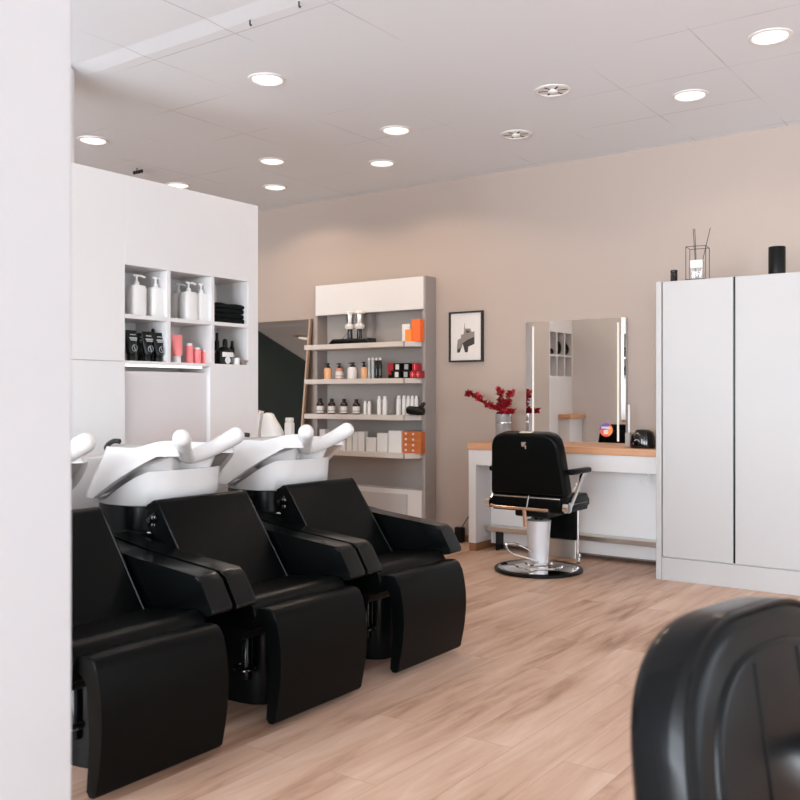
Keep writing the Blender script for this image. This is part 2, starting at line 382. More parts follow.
def squeeze_tube(label, y, x, z0, h, w, m_body, m_cap, marks=True, group=None, name='squeeze_tube'):
    r = thing(name, label, 'tube', (x, y, z0), 0, group)
    n = 24; rings = []
    for z, a, b_ in ((0.035 * h / 0.15, 0.62, 1.0), (h * 0.35, 0.78, 0.95), (h * 0.7, 0.95, 0.55), (h * 0.96, 1.0, 0.12), (h, 1.0, 0.1)):
        rings.append([(w * 0.42 * b_ * math.cos(2 * PI * k / n), w * 0.5 * a * math.sin(2 * PI * k / n), z) for k in range(n)])
    obj('body', loft(NB(), rings, True, True), m_body, r)
    obj('cap', lathe(NB(), [(w * 0.3, 0), (w * 0.3, 0.033 * h / 0.15), (w * 0.27, 0.036 * h / 0.15)], 18), m_cap, r)
    if marks:
        bm = NB(); rnd = random.Random(int(y * 1000))
        for (zz, ww, hh) in ((0.84, 0.5, 0.03), (0.72, 0.7, 0.045), (0.66, 0.6, 0.04)):
            xx = w * 0.42 * max(0.15, 0.55 - (zz - 0.7) * 1.55) + 0.003
            box(bm, xx, xx + 0.001, -w * 0.5 * ww, w * 0.5 * ww, h * zz, h * (zz + hh))
        obj('printed_label', bm, M['silver_card'], r, smooth=0); bm = NB()
        tube(bm, [(w * 0.4 + 0.003, w * 0.24 * math.cos(a), h * 0.42 + w * 0.24 * math.sin(a)) for a in [2 * PI * k / 14 for k in range(15)]], 0.0012, 5)
        tube(bm, [(w * 0.4 + 0.003, w * 0.1, h * 0.32), (w * 0.4 + 0.003, -w * 0.1, h * 0.5)], 0.0018, 5)
        obj('printed_ring', bm, M['silver_card'], r, smooth=0)
    return r
g = 'black hair product tubes in the cubbyhole'
XQ = PXF - 0.042
for px, h, nm in ((131, 0.152, 'leftmost'), (140.5, 0.148, 'second from the left'), (147, 0.150, 'third from the left'), (158, 0.148, 'rightmost')):
    squeeze_tube(f'black tube with pale print, {nm} in the bottom left cubbyhole', PX(px, XQ - (0.085 if px == 140.5 else 0)), XQ - (0.085 if px == 140.5 else 0), zb1, h, 0.066 if px != 140.5 else 0.05, M['black_plastic'], M['black_plastic'], True, g)
bm = lathe(NB(), [(0.016, 0), (0.016, 0.12), (0.012, 0.13), (0.009, 0.165), (0.004, 0.172), (0, 0.173)], 16, (XQ - 0.05, PX(153, XQ - 0.05), zb1))
tag(obj('spray_can', bm, M['black_gloss']), 'slim glossy black can between the black tubes in the cubbyhole', 'can')
g = 'pink bottles in the cubbyhole'
squeeze_tube('tall pink tube at the left of the bottom middle cubbyhole', PX(177, XQ), XQ, zb1, 0.145, 0.07, M['pink'], M['white_plastic'], False, g)
for px, h, nm in ((189, 0.105, 'tallest of the three short bottles'), (197, 0.085, 'middle of the three short bottles'), (205, 0.075, 'shortest of the three short bottles')):
    r = thing('pink_bottle', f'pink bottle, {nm} in the bottom middle cubbyhole', 'bottle', (XQ - 0.02, PX(px, XQ - 0.02), zb1), 0, g)
    obj('body', lathe(NB(), [(0.021, 0), (0.022, 0.004), (0.022, h * 0.84), (0.019, h * 0.88)], 20), M['pink'], r)
    obj('cap', lathe(NB(), [(0.018, h * 0.88), (0.018, h), (0, h + 0.001)], 18), M['white_plastic'], r)
r = thing('product_group_bag', 'black bottle with a white band in the bottom right cubbyhole', 'bottle', (XQ, PX(224, XQ), zb1)); r.name = 'black_bottle'
rings = []
for rr, z in ((0.95, 0), (1, 0.008), (1, 0.072), (0.7, 0.088), (0.36, 0.096)):
    rings.append([(0.03 * rr * a, 0.047 * rr * b_, z) for a, b_ in (sell(2 * PI * k / 28, 1, 1, 3.5) for k in range(28))])
obj('body', loft(NB(), rings, True, True), M['black_plastic'], r)
obj('white_band', BX(0.0285, 0.031, -0.04, 0.042, 0.04, 0.066, 0.002), M['white_plastic'], r)
obj('white_mark', lathe(NB(), [(0.02, 0), (0.02, 0.002)], 18, mx=Matrix.Translation((0.029, 0, 0.022)) @ Matrix.Rotation(PI / 2, 4, 'Y')), M['white_plastic'], r)
obj('nozzle', lathe(NB(), [(0.014, 0.09), (0.014, 0.13), (0.008, 0.14), (0, 0.141)], 14, (0, 0.008, 0)), M['black_plastic'], r)
for px, h, rr, nm, c in ((216, 0.175, 0.013, 'tall black bottle with a pink ring against the divider of the bottom right cubbyhole', 'pink2'), (231, 0.135, 0.014, 'slim black bottle behind the white banded bottle in the cubbyhole', 'silver_card')):
    r = thing('slim_bottle', nm, 'bottle', (XQ - 0.05, PX(px + 1, XQ - 0.05), zb1))
    obj('body', lathe(NB(), [(rr, 0), (rr, h * 0.72), (rr * 0.6, h * 0.78), (rr * 0.6, h), (0, h + 0.001)], 16), M['black_plastic'], r)
    obj('ring', lathe(NB(), [(rr + 0.0008, h * 0.36), (rr + 0.0008, h * 0.44)], 16), M[c], r)
tag(obj('white_jar', lathe(NB(), [(0.02, 0), (0.021, 0.03), (0.019, 0.038), (0, 0.039)], 20, (XQ + 0.01, PX(236, XQ + 0.01), zb1)), M['white_plastic']), 'small white jar in the bottom right cubbyhole', 'jar')
tag(obj('metal_dish', lathe(NB(), [(0.012, 0), (0.02, 0.004), (0.034, 0.024), (0.0325, 0.024), (0.019, 0.007), (0, 0.006)], 24, (XQ + 0.015, PX(243, XQ + 0.015), zb1)), M['steel']), 'small steel dish at the right end of the bottom right cubbyhole', 'dish')

# ------------------------------------------------------------------ wash units
def basin_bm():
    n = 96; xc, a, b_ = -0.845, 0.235, 0.25
    zbt = lambda x: min(0.952, max(0.772, 0.757 + 0.60 * (x + 1.0)))
    rim, bot = [], []
    for k in range(n):
        t_ = 2 * PI * k / n; dx, dy = sell(t_, a, b_, 2.7)
        x, y = xc + dx, dy
        fr = max(0.0, min(1.0, (x + 0.80) / 0.14)); fr = fr * fr * (3 - 2 * fr)
        q = min(1, abs(y) / 0.16)
        z = 0.978 + fr * (-0.036 + 0.066 * q ** 2.0)
        x -= fr * 0.12 * (1 - q ** 1.4)
        if dx > 0: y *= 1 - 0.14 * min(1, dx / a)
        rim.append((x, y, z))
    def out(off, zf):
        r = []
        for (x, y, z), k in zip(rim, range(n)):
            t_ = 2 * PI * k / n; dz = z - zbt(x); o = off * max(0, dz) / 0.2
            nx, ny = math.cos(t_), math.sin(t_)
            x2, y2 = x + nx * o * 0.9, y + ny * o * 0.55
            r.append((x2, y2, z + (zbt(x2) - z) * zf))
        return r
    ins = lambda s, zf, zs: [(xc - 0.02 + (x - xc) * s, y * s, z * (1 - zf) + zs(x) * zf) for x, y, z in rim]
    rings = [ins(0.5, 1.0, lambda x: 0.83), ins(0.68, 0.93, lambda x: 0.84), ins(0.86, 0.3, lambda x: 0.86), ins(0.925, 0.03, lambda x: 0.9),
             [(xc + (x - xc) * 0.96, y * 0.96, z + 0.007) for x, y, z in rim], [(xc + (x - xc) * 0.99, y * 0.99, z + 0.005) for x, y, z in rim],
             out(0.0, 0.02), out(0.03, 0.3), out(0.075, 0.62), out(0.11, 0.92), out(0.112, 1.0), [(xc + (x - xc) * 0.93, y * 0.93, z + 0.002) for x, y, z in out(0.112, 1.0)]]
    return loft(NB(), rings, True, True)
def base_bowl_bm():
    n = 56; R = []
    def zt_(x): return min(0.888, 0.735 + 0.56 * (x + 1.02))
    for f in (0.0, 0.04, 0.5, 0.9, 1.0):
        ring = []
        for k in range(n):
            dx, dy = sell(2 * PI * k / n, 0.20 + 0.008 * f, 0.235 + 0.01 * f, 3.0)
            s = 0.97 if f == 0 else 1
            x = -0.915 + dx * s; y = dy * s
            z = 0.742 + (max(zt_(x), 0.76) - 0.742) * f
            ring.append((x, y, z))
        R.append(ring)
    return loft(NB(), R, True, True)
def wash_unit(name, label, loc, group):
    r = thing(name, label, 'wash chair', loc, 0, group)
    W = 0.26
    # pedestal and rear tower
    pts = [(sell(2 * PI * k / 40, 0.3, 0.10, 3.4)) for k in range(40)]
    obj('base', prism(NB(), [(x - 0.51, y) for x, y in pts], 0.0, 0.36, 'z', 0.006), M['black_plastic'], r)
    bm = prism(NB(), smoothpts([(-0.70, 0.30), (-0.16, 0.30), (-0.14, 0.345), (-0.72, 0.345)], 0.01), -0.245, 0.245, 'y', 0.01)
    obj('seat_pan', bm, M['black_plastic'], r)
    pts = [(sell(2 * PI * k / 44, 0.20, 0.235, 2.8)) for k in range(44)]
    obj('tower', prism(NB(), [(x - 0.93, y) for x, y in pts], 0.0, 0.744, 'z', 0.006), M['black_plastic'], r)
    bm = BX(-1.1, -0.66, -0.235, 0.235, 0.60, 0.645, 0.008)
    obj('tower_ledge', bm, M['black_plastic'], r)
    obj('ledge_trim', tube(NB(), [(-0.70, -0.238, 0.648), (-0.655, -0.238, 0.648), (-0.652, -0.22, 0.62)], 0.004, 6), M['chrome'], r)
    # foot lever
    obj('side_post', lathe(NB(), [(0.022, 0.12), (0.022, 0.31), (0.018, 0.315)], 18, (-0.245, -0.135, 0)), M['leather_arm'], r)
    lp = [(-0.245 + 0.045 * math.cos(q), -0.150 + 0.03 * math.sin(q), 0.165 + 0.006 * math.sin(q)) for q in [2 * PI * k / 24 for k in range(25)]]
    obj('release_loop', tube(NB(), lp, 0.006, 8), M['black_gloss'], r)
    # seat
    prof = smoothpts([(-0.09, 0.345, .02), (-0.075, 0.42, .05), (-0.12, 0.462, .05), (-0.42, 0.43, .02), (-0.50, 0.346, .02)], 0.03, 6)
    obj('seat', prism(NB(), prof, -W, W, 'y', 0.018, 4), M['leather'], r)
    # backrest
    d = Vector((-0.585, 0.811)); nrm = Vector((-0.811, -0.585)); p0 = Vector((-0.345, 0.375)); Lb = 0.525; T = 0.10
    top = p0 + d * Lb
    prof = [(*p0, .02), (*top, .055), (*(top + nrm * T - d * 0.02), .06), (*(p0 + nrm * T), .03)]
    bk = obj('backrest', prism(NB(), smoothpts(prof, 0.02, 7), -0.25, 0.25, 'y', 0.014, 4), M['leather'], r)
    for s in (-1, 1):
        q = [p0 + d * 0.05, p0 + d * 0.3, top - d * 0.05, top + nrm * 0.012 - d * 0.02]
        obj('piping', tube(NB(), spline([(v.x - nrm.x * -0.001, s * 0.243, v.y - nrm.y * -0.001) for v in q], 5), 0.0042, 6), M['leather_arm'], bk)
    c = top + nrm * 0.055 - d * 0.075
    lv = obj('recline_lever', BX(-0.03, 0.03, -0.262, -0.247, -0.016, 0.016, 0.004, mx=Matrix.Translation((c.x, 0, c.y)) @ Matrix.Rotation(-0.6, 4, 'Y')), M['black_gloss'], r)
    for q in (-0.008, 0.022): obj('chrome_clip', BX(c.x + 0.010, c.x + 0.028, -0.267, -0.2625, c.y - q - 0.006, c.y - q + 0.006, 0.001), M['chrome'], lv)
    # armrests
    prof = smoothpts([(-0.13, 0.575, .018), (-0.055, 0.452, .02), (-0.42, 0.375, .03), (-0.78, 0.36, .03), (-0.80, 0.655, .03), (-0.52, 0.612, .05)], 0.02, 5)
    for s in (-1, 1):
        y0, y1 = sorted((s * 0.268, s * 0.366))
        obj('armrest', prism(NB(), prof, y0, y1, 'y', 0.010, 4), M['leather_arm'], r)
    # leg rest
    prof = smoothpts([(-0.045, 0.022, .012), (-0.004, 0.022, .012), (0.026, 0.16, .1), (0.03, 0.30, .1), (-0.005, 0.438, .085), (-0.10, 0.425, .03), (-0.095, 0.385, .02), (-0.045, 0.36, .04), (-0.028, 0.2, .1)], 0.03, 7)
    obj('leg_rest', prism(NB(), prof, -0.240, 0.258, 'y', 0.018, 5), M['leather'], r)
    # basin
    bs = obj('basin', basin_bm(), M['ceramic'], r, 60)
    obj('basin_base', base_bowl_bm(), M['ceramic'], r, 50)
    pth, rad = [], []
    for k in range(33):
        y = -0.15 + 0.30 * k / 32; q = abs(y) / 0.15
        pth.append((-0.725 + 0.125 * q ** 1.25, y, 0.938 + 0.088 * q ** 1.5)); rad.append(0.030 + 0.007 * q)
    def rnd_cap(p, rads):
        P = [Vector(v) for v in p]
        t0 = (P[0] - P[1]).normalized(); t1 = (P[-1] - P[-2]).normalized(); R0, R1 = rads[0], rads[-1]
        a = [(P[0] + t0 * R0 * math.sin(u), R0 * math.cos(u)) for u in (1.5, 1.2, 0.9, 0.6, 0.3)]
        e = [(P[-1] + t1 * R1 * math.sin(u), R1 * math.cos(u)) for u in (0.3, 0.6, 0.9, 1.2, 1.5)]
        return [v for v, _ in a] + P + [v for v, _ in e], [q for _, q in a] + list(rads) + [q for _, q in e]
    pp, rr = rnd_cap(pth, rad)
    obj('neck_rest', tube(NB(), pp, rr, 18), M['ceramic'], bs, 70)
    bm = tube(NB(), spline([(-1.06, -0.17, 0.965), (-1.02, -0.20, 0.982), (-0.95, -0.215, 1.006), (-0.915, -0.21, 1.006)], 6), [0.008] * 8 + [0.011] * 11, 12)
    obj('hand_shower', bm, M['black_gloss'], r)
    return r
gW = 'black wash chairs along the partition'
u1 = wash_unit('wash_chair', 'black wash chair nearest the camera, cut by the white wall end', (-2.28, 1.89, 0), gW)
u2 = copy_tree(u1); u2.location = (-2.28, 2.64, 0); u2['label'] = 'middle black wash chair of the row, with white basin'
u3 = copy_tree(u1); u3.location = (-2.28, 3.39, 0); u3['label'] = 'farthest black wash chair of the row, beside the open floor'

# ------------------------------------------------------------------ product shelf unit
UX0, UX1, UYF, UYB, UH = -5.47, -4.266, 6.27, 6.428, 2.185
t = thing('product_shelf_unit', 'grey wall shelf unit with white header displaying hair products', 'shelf', ((UX0 + UX1) / 2, UYB, 0))
ux = (UX0 + UX1) / 2
def ub(bm, x0, x1, y0, y1, z0, z1, bev=0.002): return box(bm, x0 - ux, x1 - ux, y0 - UYB, y1 - UYB, z0, z1, bev, 1)
for s in (0, 1):
    x = UX0 if s == 0 else UX1 - 0.03
    obj('side_panel', ub(NB(), x, x + 0.03, UYF, UYB, 0, UH), M['grey'], t, 0)
obj('back_panel', ub(NB(), UX0 + 0.03, UX1 - 0.03, UYB - 0.02, UYB, 0.4, UH - 0.03), M['grey_back'], t, 0)
obj('top_panel', ub(NB(), UX0 + 0.03, UX1 - 0.03, UYF, UYB, UH - 0.03, UH), M['grey'], t, 0)
obj('header_panel', ub(NB(), UX0 + 0.02, UX1 - 0.012, UYF - 0.012, UYF + 0.02, 1.91, UH - 0.006), M['white'], t, 0)
obj('base_cabinet', ub(NB(), UX0 + 0.03, UX1 - 0.03, UYF - 0.01, UYB - 0.02, 0, 0.41), M['white'], t, 0)
obj('cabinet_door', ub(NB(), UX0 + 0.12, UX1 - 0.17, UYF - 0.022, UYF - 0.011, 0.05, 0.37, 0.004), M['white_front'], t, 0)
SH = [1.641, 1.338, 1.033, 0.719]
SYF = 6.13
for h in SH:
    o = [(UX0 + 0.0 - ux, UYB - 0.022 - UYB), (UX0 - 0.0 - ux, SYF - UYB), (UX1 - 0.12 - ux, SYF - UYB), (UX1 - 0.03 - ux, UYF - 0.02 - UYB), (UX1 - 0.03 - ux, UYB - 0.022 - UYB)]
    o[0] = (UX0 + 0.032 - ux, o[0][1]); o.insert(1, (UX0 + 0.032 - ux, UYF - 0.003 - UYB)); o.insert(2, (UX0 - ux, UYF - 0.003 - UYB))
    sh = obj('shelf_board', prism(NB(), o, h - 0.042, h, 'z', 0.002, 1), M['greige'], t, 0)
    obj('shelf_clip', BX(UX1 - 0.125 - ux, UX1 - 0.113 - ux, SYF - 0.003 - UYB, SYF + 0.01 - UYB, h - 0.043, h + 0.001), M['grey'], sh, 0)

def shelf_pos(px, Y=6.2): return PY(px, Y)
def hgt(px, dpx, Y=6.2): return dpx * depth(PY(px, Y), Y) / F
def bottle(name, label, px, h_px, w_px, shelf, body, cap, lab=None, style='pump', group=None, Y=6.2, body_top=0.68):
    X = shelf_pos(px, Y); h = hgt(px, h_px, Y); r0 = hgt(px, w_px, Y) / 2
    r = thing(name, label, 'bottle', (X, Y, SH[shelf] + 0.0008), 0, group)
    bt = h * body_top
    if style == 'slim':
        obj('body', lathe(NB(), [(r0 * 0.94, 0), (r0, 0.004), (r0, bt), (r0 * 0.8, bt + h * 0.04)], 18), M[body], r)
        obj('cap', lathe(NB(), [(r0 * 0.76, bt + h * 0.04), (r0 * 0.72, h - 0.004), (r0 * 0.5, h), (0, h + 0.0005)], 18), M[cap], r)
    elif style == 'shoulder':
        obj('body', lathe(NB(), [(r0 * 0.94, 0), (r0, 0.005), (r0, bt * 0.86), (r0 * 0.75, bt * 1.02), (r0 * 0.42, bt * 1.12)], 20), M[body], r)
        obj('cap', lathe(NB(), [(r0 * 0.5, bt * 1.1), (r0 * 0.5, h - 0.003), (r0 * 0.4, h), (0, h)], 16), M[cap], r)
    else:
        obj('body', lathe(NB(), [(r0 * 0.95, 0), (r0, 0.004), (r0, bt - 0.008), (r0 * 0.85, bt), (r0 * 0.4, bt + 0.004)], 20), M[body], r)
        bm = lathe(NB(), [(r0 * 0.5, bt), (r0 * 0.5, bt + (h - bt) * 0.45), (r0 * 0.25, bt + (h - bt) * 0.5), (r0 * 0.25, h - 0.012), (r0 * 0.42, h - 0.012), (r0 * 0.4, h), (0, h)], 16)
        tube(bm, [(0, 0, h - 0.006), (-r0 * 0.9, -0.004, h - 0.008)], 0.0045, 6)
        obj('pump', bm, M[cap], r)
    if lab:
        obj('label_band', lathe(NB(), [(r0 + 0.0008, bt * 0.1), (r0 + 0.0008, bt * 0.72)], 20), M[lab], r)
        obj('label_line', lathe(NB(), [(r0 + 0.0013, bt * 0.26), (r0 + 0.0013, bt * 0.33)], 20), M['ink2'], r)
    return r
def carton(name, label, px0, px1, h_px, shelf, m, group=None, Y=6.2, dep=0.06, lift=0.0, rz=0.0, mark=None, cat='box'):
    x0, x1 = PY(px0, Y), PY(px1, Y); h = hgt((px0 + px1) / 2, h_px, Y)
    w = x1 - x0
    r = thing(name, label, cat, ((x0 + x1) / 2, Y, SH[shelf] + 0.0008 + lift), rz, group)
    obj('carton', BX(-w / 2, w / 2, 0, dep, 0, h, 0.0015, 1), M[m], r, 0)
    if mark:
        bm = NB()
        for (fx, fz, fw, fh) in mark[1]: box(bm, -w / 2 + fx * w - fw * w / 2, -w / 2 + fx * w + fw * w / 2, -0.001, 0.0002, (fz - fh / 2) * h, (fz + fh / 2) * h)
        obj('printed_mark', bm, M[mark[0]], r, 0)
    return h
# shelf one: tray with salon tools, cartons
t1 = thing('display_tray', 'black tray with a clear stand on the top shelf of the grey unit', 'tray', (shelf_pos(347.5, 6.18), 6.18, SH[0] + 0.0008))
w = PY(368, 6.18) - PY(328, 6.18)
obj('tray_base', prism(NB(), [(-w / 2, 0), (w / 2, 0), (w / 2, 0.045), (-w / 2 + 0.05, 0.045)], -0.0, 0.12, 'y', 0.004), M['black_gloss'], t1)
for k, dx in enumerate((-0.02, 0.085)):
    r = thing('styling_tool', ['silver and white styling tool standing at the left on the black shelf tray', 'silver and white styling tool standing at the right on the black shelf tray'][k], 'styling tool', (shelf_pos(350, 6.18) + dx, 6.205, SH[0] + 0.0465))
    obj('handle', lathe(NB(), [(0.024, 0), (0.02, 0.07), (0.03, 0.1)], 18), M['black_gloss'], r)
    obj('collar', lathe(NB(), [(0.032, 0.08), (0.044, 0.095), (0.044, 0.115), (0.036, 0.124)], 20), M['white_plastic'], r)
    obj('body', lathe(NB(), [(0.036, 0.12), (0.029, 0.16), (0.036, 0.21)], 18), M['steel'], r)
    obj('head', lathe(NB(), [(0.038, 0.208), (0.045, 0.213), (0.045, 0.228), (0.036, 0.236), (0, 0.237)], 20), M['white_plastic'], r)
tag(obj('slanted_rod', tube(NB(), [(shelf_pos(342, 6.2), 6.2, SH[0] + 0.049), (shelf_pos(348, 6.2), 6.2, SH[0] + 0.115)], 0.007, 8), M['steel']), 'thin silver rod leaning on the styling tool on the black tray', 'rod')
carton('white_carton', 'white carton behind the orange cartons on the top shelf', 402, 410, 18, 0, 'white_plastic', Y=6.25)
carton('small_orange_carton', 'small light orange carton on the top shelf of the grey unit', 405, 411.3, 12, 0, 'orange2', Y=6.19, dep=0.05)
carton('tall_orange_carton', 'tall orange carton at the right of the top shelf', 411.6, 420, 22, 0, 'orange', Y=6.203)
# shelf two
bottle('pump_bottle', 'peach pump bottle at the left end of the second shelf', 328, 16, 8, 1, 'peach', 'black_plastic', body_top=0.68)
bottle('pump_bottle', 'rose pump bottle with white label on the second shelf', 339.5, 16, 8, 1, 'rose', 'black_plastic', 'paper', body_top=0.66)
bottle('pump_bottle', 'wide white pump bottle on the second shelf', 352.5, 16.5, 10, 1, 'white_plastic', 'black_plastic', body_top=0.7)
bottle('pump_bottle', 'slim peach pump bottle beside the silver tubes on the second shelf', 364, 17, 6.4, 1, 'peach', 'black_plastic', body_top=0.66, Y=6.18)
for k, (px, m) in enumerate(((369.2, 'silver_card'), (373.0, 'silver_card'), (376.6, 'black_gloss'), (380.2, 'black_gloss'))):
    bottle('slim_can', ['silver slim can, leftmost of four on the second shelf', 'silver slim can beside the black ones on the second shelf', 'black slim can beside the silver ones on the second shelf', 'black slim can, rightmost of four on the second shelf'][k], px, 21, 3.5, 1, m, 'white_plastic', None, 'slim', 'slim cans on the second shelf', Y=6.21, body_top=0.84)
mk = ('paper', [(0.5, 0.55, 0.55, 0.5)])
mr = ('red', [(0.5, 0.5, 0.8, 0.7)])
rows = [('black_carton', 388, 393, 'red', 'red lidded carton'), ('black_carton', 394, 400, 'black_plastic', 'black carton with pale oval'), ('black_carton', 403, 409, 'black_plastic', 'dark carton with grey oval'), ('black_carton', 411, 416.5, 'red', 'red carton')]
h0 = carton('hair_colour_carton', 'dark red carton, lower left of the stacked cartons on the second shelf', 388, 393.2, 7.5, 1, 'black_plastic', 'hair colour cartons', mark=('red', [(0.35, 0.7, 0.6, 0.5)]))
carton('hair_colour_carton', 'bright red carton, upper left of the stacked cartons on the second shelf', 387.6, 393.2, 7.6, 1, 'red', 'hair colour cartons', lift=h0 + 0.0015)
for k, (a, b_, nm) in enumerate(((393.8, 400.2, 'left'), (402.6, 409.4, 'right'))):
    h1 = carton('hair_colour_carton', f'black carton with pale front, lower one of the {nm} black pair', a, b_, 7.5, 1, 'black_plastic', 'hair colour cartons', mark=('silver_card' if k else 'paper', [(0.45, 0.5, 0.55, 0.7)]))
    carton('hair_colour_carton', f'black carton with pale front, upper one of the {nm} black pair', a, b_, 7.5, 1, 'black_plastic', 'hair colour cartons', lift=h1 + 0.0015, mark=('silver_card' if k else 'paper', [(0.55, 0.5, 0.55, 0.7)]))
h1 = carton('hair_colour_carton', 'red carton with pink cross, lower middle at the right of the second shelf', 409.8, 415, 7.2, 1, 'red', 'hair colour cartons', mark=('pink', [(0.5, 0.5, 0.16, 0.7), (0.5, 0.5, 0.6, 0.14)]))
carton('hair_colour_carton', 'red carton with pink cross, lower right end of the second shelf', 415.3, 420.3, 7.2, 1, 'red', 'hair colour cartons', mark=('pink', [(0.5, 0.5, 0.16, 0.7), (0.5, 0.5, 0.6, 0.14)]))
carton('hair_colour_carton', 'red carton with pink cross, on top at the right of the second shelf', 412, 417.2, 7.6, 1, 'red', 'hair colour cartons', lift=h1 + 0.0015, mark=('pink', [(0.5, 0.5, 0.16, 0.7)]))
# shelf three
for k, px in enumerate((320.3, 331.7, 344.0, 356.3)):
    bottle('amber_bottle', ['amber bottle with white label, leftmost of four on the third shelf', 'amber bottle with white label, second of four on the third shelf', 'amber bottle with white label, third of four on the third shelf', 'amber bottle with white label, rightmost of four on the third shelf'][k], px, 15.3, 7.6, 2, 'amber', 'black_plastic', 'paper', 'shoulder', 'amber bottles on the third shelf', Y=6.19, body_top=0.72)
ws = [(365.3, 13.5, 3.6, 'first'), (369.3, 13.5, 3.8, 'second'), (379.4, 18.5, 4.8, 'third'), (385.0, 18.6, 5.0, 'fourth'), (398.6, 19.4, 4.6, 'fifth'), (404.0, 19.4, 4.4, 'sixth'), (408.3, 19.4, 4.2, 'seventh'), (412.4, 19.4, 4.0, 'eighth'), (416.4, 19.4, 4.0, 'ninth')]
for px, h, w_, nm in ws:
    bottle('white_bottle', f'slim white bottle, {nm} from the left on the third shelf', px, h, w_, 2, 'white_plastic', 'white_plastic', None, 'slim', 'slim white bottles on the third shelf', Y=6.23 if px > 400 else 6.2, body_top=0.8)
r = thing('hair_dryer', 'black hair dryer lying at the right end of the third shelf', 'hair dryer', (PY(415, 6.16), 6.165, SH[2] + 0.0008), 0.1)
obj('barrel', lathe(NB(), [(0.030, -0.07), (0.036, -0.05), (0.036, 0.03), (0.03, 0.075), (0.027, 0.075)], 22, mx=Matrix.Translation((0, 0, 0.037)) @ Matrix.Rotation(PI / 2 + 0.08, 4, 'Y')), M['black_plastic'], r)
obj('handle', tube(NB(), [(0.03, 0.02, 0.05), (0.055, 0.03, 0.09), (0.07, 0.035, 0.1)], [0.018, 0.016, 0.014], 12), M['black_plastic'], r)
# shelf four
for k, (a, b_, h, nm) in enumerate(((319.5, 325, 20, 'leftmost, behind the basin'), (340, 345, 14, 'second, low and half hidden by the basin'), (346.5, 351.5, 18, 'third'), (352.5, 357.5, 19, 'fourth'), (358, 364, 19.5, 'fifth'), (366, 376, 14, 'low and wide one in the middle'), (377, 387.3, 19, 'tall one left of the widest'), (388.3, 401.2, 22, 'widest, beside the rust boxes'))):
    carton('white_carton', f'white carton on the bottom shelf, {nm}', a, b_, h, 3, 'white_plastic', 'white cartons on the bottom shelf', Y=6.19)
lift = 0
for k, nm in enumerate(('bottom', 'second from bottom', 'third from bottom', 'top')):
    h = carton('rust_box', f'rust brown box with white dots, {nm} of the stack on the bottom shelf', 401.6, 421, 5.4, 3, 'rust', 'rust brown boxes stacked on the bottom shelf', Y=6.203, dep=0.06, lift=lift, mark=('paper', [(0.22, 0.55, 0.1, 0.36), (0.6, 0.5, 0.1, 0.36)]))
    lift += h + 0.001

# ------------------------------------------------------------------ leaning mirror in the far corner
LXr, LZ = -5.62, 1.90
lean = math.radians(6.5)
t = thing('leaning_mirror', 'large dark mirror with pale wooden frame leaning on the back wall', 'mirror', (LXr, 6.395 - LZ * math.tan(lean), 0.002), 0)
t.rotation_euler = (-lean, 0, 0)
LL = LZ / math.cos(lean)
obj('glass', BX(-1.3, -0.018, -0.004, 0.0, 0.03, LL - 0.004), M['mirror_tint'], t, 0)
bm = NB(); box(bm, -0.018, 0.0, -0.012, 0.018, 0, LL, 0.002); box(bm, -1.33, -1.30, -0.012, 0.018, 0, LL, 0.002); box(bm, -1.3, -0.018, -0.012, 0.018, 0, 0.03, 0.002); box(bm, -1.3, -0.018, -0.003, 0.018, LL - 0.004, LL, 0.001)
obj('frame', bm, M['oak_frame'], t, 0)
# white console in front of it with frame and cloth
tag(obj('white_console', BX(-5.55, -4.68, 5.05, 5.35, 0, 0.86, 0.004), M['white']), 'low white console in front of the leaning mirror, hidden behind the basins', 'console')

cz = 0.861
r = thing('leaning_board', 'white board with brown wooden edge leaning beside the leaning mirror', 'board', (-5.13, 5.2, cz), 0)
r.rotation_euler = (0, 0.16, 0)
obj('wooden_edge', BX(-0.05, 0.0, -0.02, 0.02, 0.008, 0.22, 0.002), M['oak_dark'], r, 0)
obj('white_face', BX(0.0005, 0.02, -0.022, 0.02, 0.005, 0.218, 0.002), M['white_plastic'], r, 0)
bm = NB(); R = []
for z, a, b_, o in ((0, .10, .06, .0), (0.05, .105, .06, .0), (.10, .085, .055, -.015), (.15, .06, .045, -.03), (.19, .045, .035, -.04), (.2, .02, .02, -.04)):
    R.append([(o + a * math.cos(2 * PI * k / 28) * (1 + 0.06 * math.sin(5 * 2 * PI * k / 28)), b_ * math.sin(2 * PI * k / 28), z) for k in range(28)])
o = tag(obj('towel_heap', loft(bm, R, True, True), M['white_plastic'], None, 60), 'white towel heap between the wooden edged board and the last basin', 'towel'); o.location = (-4.97, 5.2, cz + 0.001)
r = thing('spray_bottle', 'small white spray bottle with dark trigger on the white console', 'bottle', (-4.79, 5.2, cz + 0.001))
obj('body', BX(-0.035, 0.035, -0.025, 0.025, 0, 0.13, 0.012, 3), M['white_plastic'], r)
obj('head', BX(-0.03, 0.03, -0.018, 0.018, 0.1305, 0.165, 0.006), M['white_plastic'], r)
obj('trigger', BX(-0.048, -0.031, -0.006, 0.006, 0.11, 0.15, 0.003), M['black_plastic'], r)

